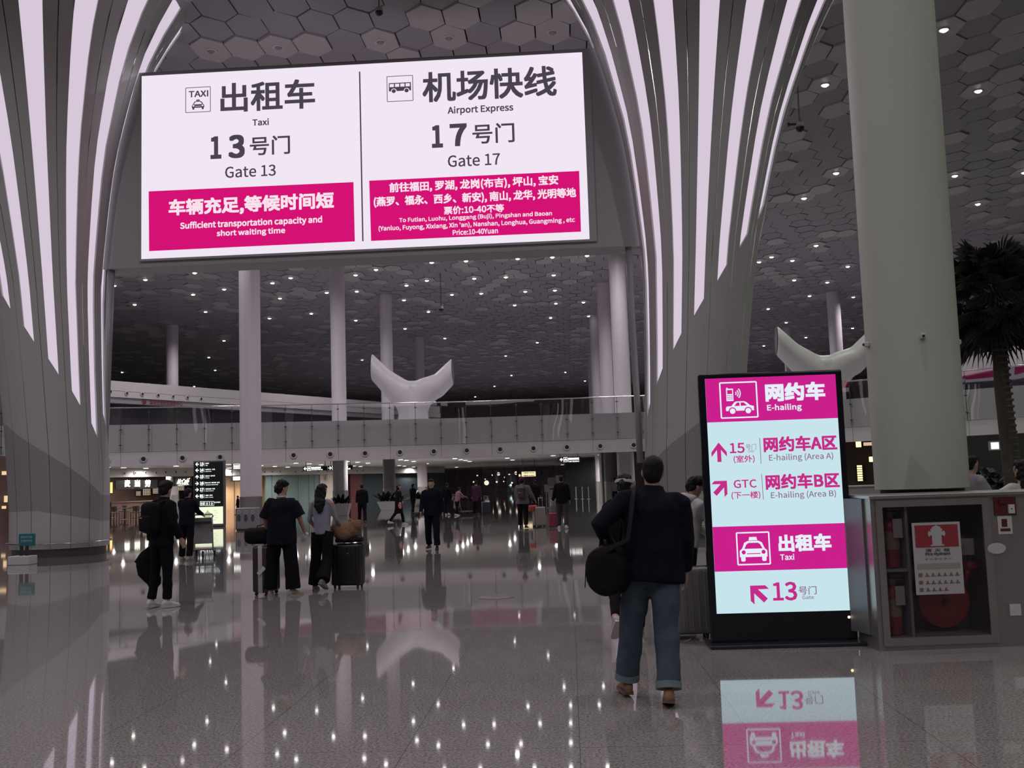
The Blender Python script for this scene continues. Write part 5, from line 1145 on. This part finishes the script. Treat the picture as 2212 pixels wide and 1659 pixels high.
    # --- shoes
    if shoe:
        for i, s in enumerate((-1, 1)):
            an = J[s][2]; sh2 = MB(); f = rad(foot[i]); ty = rad(toe[i]) * s
            def fp(x, y, z):
                q = rx((x, y, z + .0), -f); q = rz_(q, -ty); return (an + q) * k
            N3 = 14
            def fr(y, w_, z0, z1): return [fp(w_ * math.cos(t), y, (z0 + z1) / 2 + (z1 - z0) / 2 * math.sin(t)) for t in [2 * math.pi * j / N3 for j in range(N3)]]
            sh2.loft([fr(-.085, .012, -.07, -.03), fr(-.07, .032, -.085, -.005), fr(-.03, .038, -.085, .03), fr(.02, .040, -.085, .025), (fr(.07, .043, -.085, -.015)), fr(.13, .047, -.085, -.035), fr(.165, .038, -.083, -.045), fr(.185, .012, -.078, -.055)])
            so_ = shaped(sh2, 'shoe', shoe['m'], root, max(.007, vox * .55), 2)
            s3 = MB(); s3.loft([[fp(x, y, z) for x, y in ((-.034, -.078), (.034, -.078), (.043, .0), (.045, .09), (.046, .14), (.03, .185), (-.03, .185), (-.046, .14), (-.045, .09), (-.043, .0))] for z in (-.088, -.066)]); s3.build('sole', shoe.get('sole', shoe['m']), so_)
    # --- hair
    t = MB()
    if hair != 'none':
        t.ell(M_(0, -.022, .030), (.082 * k, .092 * k, .094 * k), 0, 20, 14); t.ell(M_(0, -.045, -.01), (.074 * k, .066 * k, .082 * k), 0, 18, 12)
        t.ell(M_(0, .022, .075), (.074 * k, .07 * k, .05 * k), 0, 18, 10)
        if hair == 'full': t.ell(M_(0, .0, .07), (.093 * k, .103 * k, .072 * k), 0, 18, 12); t.ell(M_(0, .06, .075), (.065 * k, .045 * k, .04 * k), 0, 14, 10)
        if hair == 'crop': pass
        if hair in ('long', 'tail'):
            for s in ((-1, 1) if hair == 'long' else ()): t.ell(M_(s * .062, -.015, -.03), (.024 * k, .05 * k, .085 * k), 0, 12, 10)
            if hair == 'long': t.loft([[(hd(x, y, z) if z > -.1 else tor(x, y + .0, .70 + z)) * k for x, y in [(.105 * w1 * math.cos(q), -.06 - .0 + .045 * math.sin(q) + yo) for q in [2 * math.pi * i / 14 for i in range(14)]]] for z, w1, yo in ((.02, .85, 0), (-.08, .9, -.01), (-.16, .95, -.035), (-.24, .85, -.05), (-.31, .6, -.055), (-.36, .25, -.055))])
            else: t.tube(S([hd(0, -.10, .05), hd(0, -.14, .02), hd(0, -.15, -.08), hd(0, -.14, -.20)]), [.03 * k, .035 * k, .032 * k, .012 * k], 10)
        shaped(t, 'hair', hair_m, root, max(.009, vox * .7), 1, htex, .008 if hair == 'crop' else .018 if hair == 'short' else .03)
    root['_k'] = k
    return root, dict(k=k, J=J, A=A, tor=lambda *a: tor(*a) * k, hd=lambda *a: hd(*a) * k, HIP=HIP)
def world(root, p): return root.rotation_euler.to_matrix() @ V(p) + V(root.location)

black_c = cloth('black', (.006, .0055, .008)); navy = cloth('navy', (.006, .007, .014)); denim = cloth('denim', (.062, .085, .110)); char = cloth('charcoal', (.008, .009, .014)); greyc = cloth('grey_knit', (.27, .27, .33)); creamc = cloth('cream', (.50, .48, .47)); pinkc = cloth('dusty_pink', (.28, .15, .17)); greyj = cloth('grey_jacket', (.13, .125, .14)); darkp = cloth('plum', (.06, .025, .045))
brown_sh = mat('shoe_tan', (.24, .12, .06), .6, noise=.3, nscale=12); white_sh = mat('shoe_white', (.55, .54, .52), .5); dark_sh = mat('shoe_dark', (.02, .02, .02), .4); grey_sh = mat('shoe_grey', (.24, .21, .19), .6); beige_sh = mat('shoe_beige', (.40, .33, .28), .6)
def pant(m, r=(.105, .078, .075), cut=.95, **k): return dict(m=m, r=r, cut=cut, **k)
def jacket(m, **k): return dict(name='jacket', m=m, add=.035, hem=-.10, sl=(.078, .068, .05), collar=.02, fold=.03, **k)

# suitcases and bags --------------------------------------------------------------------
def suitcase(label, loc, rz, w_, d_, h_, m, handle=0.0, tag_label=False, band=None, group=None, bw=.03):
    ro = thing('suitcase', label, 'suitcase', loc, rz, group)
    q = MB(); q.rbox((0, 0, .05 + (h_ - .05) / 2), (w_, d_, h_ - .05), .035, 3)
    q.build('shell', m, ro, 'auto')
    q = MB(); n_ = max(3, int(w_ / .07))
    for i in range(n_):
        x = (i + .5) / n_ * w_ * .88 - w_ * .44
        for s in (-1, 1): q.rbox((x, s * (d_ / 2 + .002), .05 + (h_ - .05) / 2), (.018, .012, h_ * .82), .004, 1)
    q.build('ribs', m, ro)
    q = MB(); q.rbox((0, 0, .05 + (h_ - .05) / 2), (w_ + .012, bw, h_ - .03), .012, 2); q.build('frame_band', band or mat('case_band', (.05, .05, .055), .3, .5), ro, 'auto')
    for sx_ in (-1, 1):
        for sy in (-1, 1):
            wl = MB(); wl.lathe([(.001, -.012), (.026, -.012), (.026, .012), (.001, .012)], 12, (sx_ * (w_ / 2 - .05), sy * (d_ / 2 - .05), .026), axis='x'); wl.box((sx_ * (w_ / 2 - .05), sy * (d_ / 2 - .05), .05), (.035, .03, .03)); wl.build('wheel', black_plastic, ro, 'auto')
    q = MB(); q.tube([(-.07, 0, h_), (-.06, 0, h_ + .03), (.06, 0, h_ + .03), (.07, 0, h_)], .011, 8); q.build('carry_handle', black_plastic, ro, True)
    if handle:
        q = MB()
        for s in (-1, 1): q.tube([(s * .1, -d_ / 2 + .05, h_ - .1), (s * .1, -d_ / 2 + .05, h_ + handle)], .009, 8)
        q.tube([(-.11, -d_ / 2 + .05, h_ + handle), (.11, -d_ / 2 + .05, h_ + handle)], .016, 8); q.build('pull_handle', steel, ro, True)
    if tag_label:
        q = MB(); q.rbox((w_ * .02, -d_ / 2 - .012, h_ * .52), (.05, .004, .13), .001, 1, 0, Matrix.Rotation(.9, 3, 'Y')); q.build('luggage_tag', MATS['paper'], ro)
    return ro
def softbag(mb_fn, name, label, cat, m, loc, rz=0, vox=.014, parts=()):
    ro = thing(name, label, cat, loc, rz); q = MB(); mb_fn(q); shaped(q, 'shell', m, ro, vox, 3, ftex, .02)
    for nm, fn, mm in parts: q = MB(); fn(q); q.build(nm, mm, ro, True)
    return ro

# 1 -- man in the foreground, walking away
R = floor_at
p = R(1400, 1512)
man, mi = person('man in navy jacket and blue jeans walking away, nearest person, black bag at his side', (p.x, p.y, 0), 2, 1.765,
    legs=((13, 4, 4), (-12, 8, 2)), arms=((-22, 42, 62, -22), (2, 10, 14, 3)), lean=3, roll=4, head=(6, -2), top=jacket(navy, hw=1.12, loose=1.6), bottom=pant(denim, (.112, .090, .086), .97, cuff=cloth('denim_cuff', (.16, .21, .23))),
    shoe=dict(m=brown_sh, sole=mat('sole_brown', (.13, .075, .05), .7)), hair='crop', vox=.011, build=1.12, foot=(0, 12))
L_ = lambda q: world(man, q)
bx = L_((-.29, .02, .92))
def bagmesh(q):
    n = 20
    q.loft([[V((a * math.cos(2 * math.pi * i / n), y, c * (abs(math.sin(2 * math.pi * i / n)) ** .8) * (1 if math.sin(2 * math.pi * i / n) > 0 else -1))) for i in range(n)] for y, a, c in ((-.19, .10, .12), (-.165, .15, .175), (-.05, .165, .19), (.10, .165, .19), (.17, .15, .17), (.19, .10, .12))])
bg = softbag(bagmesh, 'duffel_bag', 'black duffel bag hanging from the shoulder of the man in jeans', 'bag', mat('bag_black', (.006, .0055, .008), .75, bump=.3, nscale=14, spec=.15), bx, rad(-20))
def strap(q):
    sA = mi['tor'](-.13, .02, .56); pts = [V((-.02, .18, .17)), V((.03, .14, .34))]
    loc = lambda w: rz_(V(w) - V(bg.location), -bg.rotation_euler.z)
    wp = [world(man, mi['tor'](*a)) for a in ((-.20, .185, .15), (-.185, .17, .38), (-.15, .09, .555), (-.148, -.03, .575), (-.165, -.16, .46), (-.19, -.20, .20))]
    pts = [V((0, .17, .15))] + [loc(w) for w in wp] + [V((.02, -.17, .15))]
    q.tube(pts, .034, 8, sq=.2, ref=(1, 0, 0))
q = MB(); strap(q); q.build('shoulder_strap', mat('strap_black', (.012, .013, .016), .8, spec=.1), bg, True)
q = MB(); q.tube([(0, .10, .18), (-.03, .06, .26), (-.03, -.06, .26), (0, -.10, .18)], .012, 8); q.tube([(-.155, -.12, .05), (-.168, -.12, -.12)], .004, 6); q.build('grab_handle', black_plastic, bg, True)
# 2 -- woman with a pale headband, mostly hidden behind him
p = R(1364, 1388)
wo, wi = person('woman with dark hair and pale headband, hidden behind the man in jeans', (p.x, p.y, 0), 5, 1.66, legs=((-24, 34, 11), (14, 4, 3)), arms=((12, 8, 15, 4), (-5, 8, 15, 4)), head=(20, 0), top=jacket(black_c), bottom=pant(black_c, (.09, .062, .05), .9), shoe=dict(m=mat('shoe_pale_grey', (.40, .39, .36), .6), sole=white_sh), hair='tail', foot=(48, 0))
q = MB(); q.lathe([(.088, -.016), (.092, 0), (.088, .016)], 28, cap=False); ob = q.build('headband', cloth('headband', (.46, .45, .45)), wo, True); ob.location = wi['hd'](0, -.012, .035); ob.scale = (1, 1.12, 1); ob.rotation_euler = (rad(-14), 0, rad(-20))
# 3 -- youth in a white hoodie pushing a grey case
p = at_depth(1478, 1200, 10.75)
yo, yi = person('youth with black hair in white hoodie bending over luggage beside the kiosk', (p.x, p.y, 0), -62, 1.63, legs=((14, 8, 3), (-12, 10, 3)), arms=((38, 6, 18, 3), (34, 8, 22, 3)), lean=14, head=(0, -24), top=dict(name='hoodie', m=creamc, add=.03, hem=-.08, sl=(.072, .062, .05), fold=.03, hood=True, collar=.0), bottom=pant(char), shoe=dict(m=white_sh), hair='full')
p = R(1488, 1378)
suitcase('large ribbed grey suitcase standing between the man in jeans and the kiosk', (p.x, p.y, 0), .05, .44, .27, .70, mat('case_grey', (.16, .155, .165), .4))
# 4 -- man on the left with backpack carrying a dark coat
p = R(349, 1312)
wk, ki = person('man in black with backpack and white trainers carrying a dark coat, walking off left', (p.x, p.y, 0), -32, 1.76, legs=((-3, 5, 2), (3, 5, 2)), arms=((-6, 12, 10, 8), (-8, 18, 34, 6)), lean=4, head=(-18, -3), top=jacket(black_c), bottom=pant(black_c, (.10, .072, .062), .95), shoe=dict(m=white_sh), hair='full', foot=(6, 0), vox=.013)
def backpack(pr, inf, label, m, s=1.0):
    k = inf['k']
    c = inf['tor'](0, -.20, .30); ro = thing('backpack', label, 'backpack', world(pr, c), pr.rotation_euler.z)
    q = MB(); q.rbox((0, 0, 0), (.30 * s, .17 * s, .44 * s), .07, 4); shaped(q, 'main_bag', m, ro, .014, 3, ftex, .02)
    q = MB(); q.rbox((0, -.09 * s, -.08 * s), (.23 * s, .07 * s, .22 * s), .03, 3); q.build('front_pocket', m, ro, True)
    q = MB()
    for sx_ in (-1, 1):
        loc = lambda w: rz_(world(pr, w) - V(ro.location), -ro.rotation_euler.z)
        q.tube([V((sx_ * .09, .05, .2 * s)), loc(inf['tor'](sx_ * .105, -.02, .56)), loc(inf['tor'](sx_ * .12, .10, .48)), loc(inf['tor'](sx_ * .14, .15, .32)), loc(inf['tor'](sx_ * .17, .02, .12)), V((sx_ * .12, .05, -.16 * s))], .026, 8, sq=.3, ref=(0, 1, 0))
    q.build('shoulder_straps', m, ro, True); q = MB(); q.rbox((-.05, -.13 * s, .0), (.05, .004, .012), .001, 1); q.build('reflective_tab', MATS['plate_white'], ro)
    return ro
backpack(wk, ki, 'black backpack on the man walking off left', mat('pack_black', (.007, .007, .009), .8, spec=.12))
def coat(q):
    random.seed(5); n = 16; rings = []
    for z, a, c in ((0, .03, .03), (-.05, .10, .06), (-.16, .13, .08), (-.30, .12, .08), (-.42, .15, .09), (-.52, .10, .07), (-.60, .03, .03)):
        rings.append([V((a * (1 + .3 * math.sin(3 * t + z * 9)) * math.cos(t) + .06 * math.sin(z * 7), c * math.sin(t), z + .03 * math.sin(2 * t))) for t in [2 * math.pi * i / n for i in range(n)]])
    q.loft(rings); q.loft([[V((-.08 + .05 * math.cos(t), .03 * math.sin(t), z)) - V((s, 0, 0)) for t in [2 * math.pi * i / 8 for i in range(8)]] for z, s in ((-.08, 0), (-.14, .07), (-.20, .12))])
hw = world(wk, (ki['A'][-1][2] + V((0, .0, -.10))) * ki['k'])
softbag(coat, 'carried_coat', 'dark crumpled coat hanging from the hand of the man walking off left', 'coat', black_c, hw)
# 5 -- person behind a luggage trolley
p = R(403, 1211)
tp, ti = person('person in dark clothes seen from behind pushing a trolley by the directory board', (p.x, p.y, 0), -6, 1.70, legs=((4, 4, 3), (-5, 5, 3)), arms=((28, 6, 42, 0), (28, 8, 42, 2)), lean=5, head=(14, -4), top=jacket(navy), bottom=pant(black_c, (.105, .082, .078)), shoe=dict(m=grey_sh), hair='full', vox=.016)
def trolley(label, loc, rz, m_panel):
    ro = thing('luggage_trolley', label, 'trolley', loc, rz); q = MB()
    for s in (-1, 1): q.tube([(s * .24, .50, .16), (s * .24, -.30, .16), (s * .24, -.40, .55), (s * .24, -.50, 1.0)], .018, 8)
    q.tube([(-.26, -.50, 1.0), (-.24, -.53, 1.06), (.24, -.53, 1.06), (.26, -.50, 1.0)], .02, 8); q.build('frame', steel, ro, True)
    q = MB(); q.rbox((0, .1, .19), (.50, .78, .025), .01, 1); q.build('deck', mat('trolley_deck', (.12, .04, .05), .5), ro)
    q = MB(); q.rbox((0, -.42, .62), (.48, .02, .55), .008, 1, 0, Matrix.Rotation(-.18, 3, 'X')); q.build('advert_panel', m_panel, ro)
    q = MB(); q.rbox((0, -.38, .93), (.46, .22, .10), .02, 2); q.build('top_basket', mat('basket_grey', (.14, .14, .15), .5), ro)
    for x, y in ((-.22, .42), (.22, .42), (0, -.32)):
        q = MB(); q.lathe([(.001, -.02), (.07, -.02), (.07, .02), (.001, .02)], 14, (x, y, .07), axis='x'); q.box((x, y, .13), (.05, .04, .06)); q.build('wheel', black_plastic, ro, 'auto')
    return ro
p = R(441, 1203); trolley('luggage trolley with grey panel in front of the directory board', (p.x, p.y, 0), .25, mat('trolley_panel', (.20, .185, .205), .5))
# 6 -- man in a dark tee
p = R(610, 1286)
tm, tmi = person('man in dark short-sleeved tee and black wide trousers standing with suitcases', (p.x, p.y, 0), 6, 1.74, legs=((8, 6, 9), (-2, 3, 7)), arms=((12, 16, 28, -6), (6, 18, 26, 12)), head=(52, -4), top=dict(name='tee_shirt', m=char, add=.04, hem=-.16, hw=1.08, sl=(.085, .095, .05), short=True, fold=.03, loose=1.5), bottom=pant(black_c, (.115, .105, .115), .97), shoe=dict(m=beige_sh), hair='full', toe=(4, 40), vox=.012, build=1.05)
q = MB(); q.tube([tmi['tor'](.0 + .07 * math.cos(t), .0 + .068 * math.sin(t), .575) for t in [2 * math.pi * i / 20 for i in range(21)]], .012, 6); q.build('white_neckline', white_sh, tm, True)
p = R(576, 1284)
sc1 = suitcase('tall dark suitcase with silver frame and white tag left of the man in the tee', (p.x, p.y, 0), 1.42, .44, .27, .75, mat('case_maroon', (.045, .028, .032), .3), tag_label=False, band=mat('case_silver', (.40, .40, .41), .45), bw=.075)
q = MB(); q.rbox((-.245, -.03, .38), (.004, .06, .15), .001, 1, 0, Matrix.Rotation(.8, 3, 'X')); q.build('luggage_tag', MATS['paper'], sc1)
def duffel(q): q.rbox((0, 0, .12), (.56, .28, .25), .09, 4)
softbag(duffel, 'travel_bag', 'soft black travel bag lying on the tall maroon suitcase', 'bag', MATS['bag_black'], V((p.x - .05, p.y, .785)), .25, parts=(('handles', lambda q: (q.tube([(-.1, -.06, .17), (-.08, -.05, .27), (.08, -.05, .31), (.1, -.06, .22)], .011, 6)), black_plastic), ('buckle', lambda q: (q.rbox((.05, -.13, .12), (.012, .01, .05), .003, 1), q.rbox((.2, -.13, .1), (.03, .01, .012), .003, 1)), steel)))
hp_ = world(tm, (tmi['A'][1][2] + V((0, .03, -.09))) * tmi['k'])
softbag(lambda q: (q.ell((0, 0, 0), (.045, .03, .05)), q.ell((.03, .0, .04), (.03, .03, .03)), q.ell((-.03, 0, -.04), (.035, .02, .03))), 'tissue', 'crumpled white tissue in the hand of the man in the tee', 'tissue', white_sh, hp_, 0, .009)
# 7 -- woman in grey
p = R(698, 1274)
wg, wgi = person('woman with long dark hair in fitted grey top and black flared trousers', (p.x, p.y, 0), -6, 1.67, legs=((2, 3, 4), (-14, 24, 3)), arms=((6, 14, 42, -16), (14, 12, 34, 14)), head=(14, -2), top=dict(name='knit_top', m=greyc, add=.006, hem=-.02, sl=(.052, .043, .034), fold=.010, loose=1.0), bottom=pant(black_c, (.10, .088, .118), 1.0), shoe=dict(m=grey_sh), hair='long', build=.9, vox=.012, foot=(0, 26))
p = R(753, 1270)
sc2 = suitcase('large black suitcase right of the woman in grey', (p.x, p.y, 0), -.12, .48, .30, .70, mat('case_black', (.008, .008, .011), .35))
q = MB(); q.rbox((.05, -.158, .56), (.03, .004, .018), .001, 1); q.build('badge', steel, sc2)
def plush(q): q.ell((0, 0, .16), (.22, .16, .16)); q.ell((.14, 0, .24), (.11, .11, .10)); q.ell((-.16, -.02, .22), (.09, .09, .09)); q.ell((-.02, -.1, .12), (.12, .08, .1)); q.ell((.21, 0, .31), (.04, .03, .04)); q.ell((.07, 0, .335), (.04, .03, .04))
pz = softbag(plush, 'fluffy_brown_bag', 'fluffy brown bag sitting on the large black suitcase', 'bag', mat('teddy_brown', (.19, .10, .055), .95, noise=.4, nscale=40, bump=.8), V((p.x - .02, p.y, .735)), .1, .013)
q = MB(); q.rbox((.05, .0, .03), (.44, .30, .07), .03, 2); tb_ = q.build('dark_tray_bag', MATS['bag_black'], pz, True)
# 8 -- guard walking toward the camera
p = R(935, 1187)
person('man in dark uniform walking toward the viewer in the middle of the hall', (p.x, p.y, 0), 178, 1.75, legs=((10, 6, 3), (-8, 14, 3)), arms=((-8, 10, 12, 6), (8, 10, 20, 4)), head=(0, 0), top=dict(name='uniform_shirt', m=navy, add=.03, hem=-.10, sl=(.074, .062, .046), fold=.022, collar=.02), bottom=pant(navy, (.105, .082, .078)), shoe=dict(m=dark_sh), hair='crop', vox=.014, build=1.06)
# 9.. -- people farther back
def far(label, px, py, yaw, h, top, bot, shoe, hair='short', legs=((9, 5, 3), (-10, 9, 3)), arms=((8, 9, 15, 6), (-6, 9, 15, 6)), head=(0, 0), vox=.02, **k):
    p = R(px, py); return person(label, (p.x, p.y, 0), yaw, h, legs=legs, arms=arms, head=head, top=top, bottom=bot, shoe=dict(m=shoe), hair=hair, vox=vox, **k)
f9, i9 = far('woman in long dark coat walking right with a pink bag', 862, 1134, -80, 1.68, dict(name='coat', m=black_c, add=.04, hem=-.42, hw=1.15, sl=(.07, .06, .048), fold=.02), pant(black_c, (.09, .07, .06)), white_sh, 'long', legs=((18, 8, 2), (-20, 18, 2)))
def tote(q): q.rbox((0, 0, 0), (.26, .10, .26), .03, 2)
softbag(tote, 'pink_handbag', 'small pink handbag at the side of the woman in the long coat', 'bag', mat('bag_pink', (.50, .20, .20), .6), world(f9, (.25, .06, .80)), f9.rotation_euler.z, .016, (('handle', lambda q: q.tube([(-.07, 0, .12), (-.04, 0, .28), (.04, 0, .28), (.07, 0, .12)], .01, 6), black_plastic),))
far('person in black with pale collar standing left of the planters', 783, 1131, 10, 1.74, jacket(black_c, hood=False), pant(black_c), dark_sh)
far('person in dark clothes walking behind the guard, left side', 893, 1110, -40, 1.70, jacket(char), pant(char), dark_sh)
far('person in dark jacket walking away right of the guard', 967, 1113, -10, 1.70, jacket(black_c), pant(char), white_sh)
pk_, pki = far('small person in dusty pink top leaning over a trolley right of the guard', 988, 1114, -50, 1.45, jacket(pinkc), pant(black_c), white_sh, 'full', arms=((40, 6, 30, 3), (40, 6, 30, 3)), lean=14)
p = R(1001, 1112); trolley('pale luggage trolley pushed by the small person in pink', (p.x, p.y, 0), -.8, MATS['trolley_panel'])
f14, i14 = far('tall person in plum coat walking away with a dark suitcase', 1030, 1113, -5, 1.76, dict(name='coat', m=darkp, add=.035, hem=-.25, hw=1.05, sl=(.07, .06, .048), fold=.02), pant(black_c), dark_sh)
p = R(1050, 1110); suitcase('dark navy suitcase with pale side beside the person in plum', (p.x, p.y, 0), .3, .42, .27, .62, mat('case_navy', (.03, .03, .05), .35), .3, band=mat('case_pale_band', (.4, .38, .38), .4))
f15, i15 = far('person in purple hat and grey jacket with dark backpack pulling a beige suitcase', 1131, 1141, -8, 1.76, jacket(greyj, hw=1.1), pant(black_c, (.11, .08, .075)), dark_sh, 'short', arms=((8, 9, 15, 6), (4, 24, 22, 22)), build=1.08)
backpack(f15, i15, 'dark backpack on the person in the grey jacket', mat('pack_plum', (.035, .022, .03), .6), .95)
q = MB(); q.ell((0, 0, 0), (.10, .115, .09)); q.lathe([(.10, -.03), (.15, -.055), (.10, -.045)], 20); ob = q.build('hat', cloth('purple', (.09, .02, .05)), f15, True); ob.location = i15['hd'](0, -.005, .065)
p = R(1165, 1138); suitcase('beige suitcase with a black centre band behind the grey jacket', (p.x, p.y, 0), .9, .44, .28, .70, mat('case_beige', (.34, .31, .29), .4), .32)
softbag(lambda q: q.rbox((0, 0, 0), (.34, .12, .22), .05, 3), 'orange_bag', 'small orange-red bag hanging at the beige suitcase', 'bag', mat('bag_orange', (.55, .10, .06), .6), p + V((-.2, -.12, .66)), .4, .016, (('handle', lambda q: q.tube([(-.08, 0, .1), (0, 0, .24), (.08, 0, .1)], .012, 6), black_plastic),))
f16, i16 = far('man in black jacket and dark trousers pulling a red suitcase', 1216, 1142, -3, 1.78, jacket(black_c, hw=1.05), pant(cloth('dusk', (.05, .042, .05))), white_sh, arms=((2, 14, 12, 14), (6, 9, 15, 6)))
p = R(1198, 1141); suitcase('small red suitcase with raised handle pulled by the man in black', (p.x, p.y, 0), .05, .38, .24, .52, mat('case_red', (.24, .03, .05), .4), .42)
far('person in black hood partly hidden behind the beige suitcase owner', 1158, 1108, 5, 1.70, jacket(black_c), pant(char), dark_sh)
far('person standing far back by the white wall under the balcony end', 1330, 1088, 20, 1.68, jacket(greyj), pant(black_c), dark_sh)
far('food counter worker in a white top behind the brown counter', 292, 1106, 180, 1.62, jacket(cloth('white', (.5, .47, .44))), pant(black_c), dark_sh)
far('person in black sitting area by the tan panels left of the round column', 514, 1112, 100, 1.3, jacket(black_c), pant(black_c), dark_sh)
# right edge, behind the steel cabinet
p = at_depth(2104, 1100, 14.5)
person('man in grey shirt seen from the side behind the steel cabinet', (p.x, p.y, 0), -70, 1.76, legs=((4, 4, 3), (-4, 4, 3)), arms=((14, 8, 40, 2), (18, 8, 46, 2)), head=(-8, -6), top=dict(name='shirt', m=cloth('grey_shirt', (.24, .23, .25)), add=.025, hem=-.1, sl=(.075, .08, .05), short=True, fold=.02), bottom=pant(char), shoe=dict(m=dark_sh), hair='short', vox=.014)
p = at_depth(2216, 1100, 10.9)
person('woman in white top reaching her arm along the cabinet, at the right edge', (p.x, p.y, 0), 8, 1.66, legs=((4, 4, 3), (-4, 4, 3)), arms=((14, 58, 22, 48), (6, 8, 10, 4)), head=(-10, -8), top=dict(name='blouse', m=cloth('white_blouse', (.52, .48, .43)), add=.02, hem=-.12, sl=(.07, .065, .055), fold=.02), bottom=pant(black_c), shoe=dict(m=dark_sh), hair='long', vox=.012)
# ================================================================== settle the shaped meshes
bpy.context.view_layer.update()
dg = bpy.context.evaluated_depsgraph_get()
for ob, extra in BAKE:
    me = bpy.data.meshes.new_from_object(ob.evaluated_get(dg)); mats_ = list(ob.data.materials)
    if extra is not None and extra.v:
        vs = [tuple(q.co) for q in me.vertices]; fs = [tuple(p.vertices) for p in me.polygons]; n0 = len(vs); nf = len(fs)
        vs += extra.v; fs += [tuple(i + n0 for i in f) for f in extra.f]
        m2 = bpy.data.meshes.new(ob.name); m2.from_pydata(vs, [], fs)
        m2.polygons.foreach_set('material_index', [0] * nf + extra.m); me = m2
    me.materials.clear()
    for q in mats_: me.materials.append(q)
    me.polygons.foreach_set('use_smooth', [True] * len(me.polygons))
    ob.modifiers.clear(); ob.data = me; me.name = ob.name
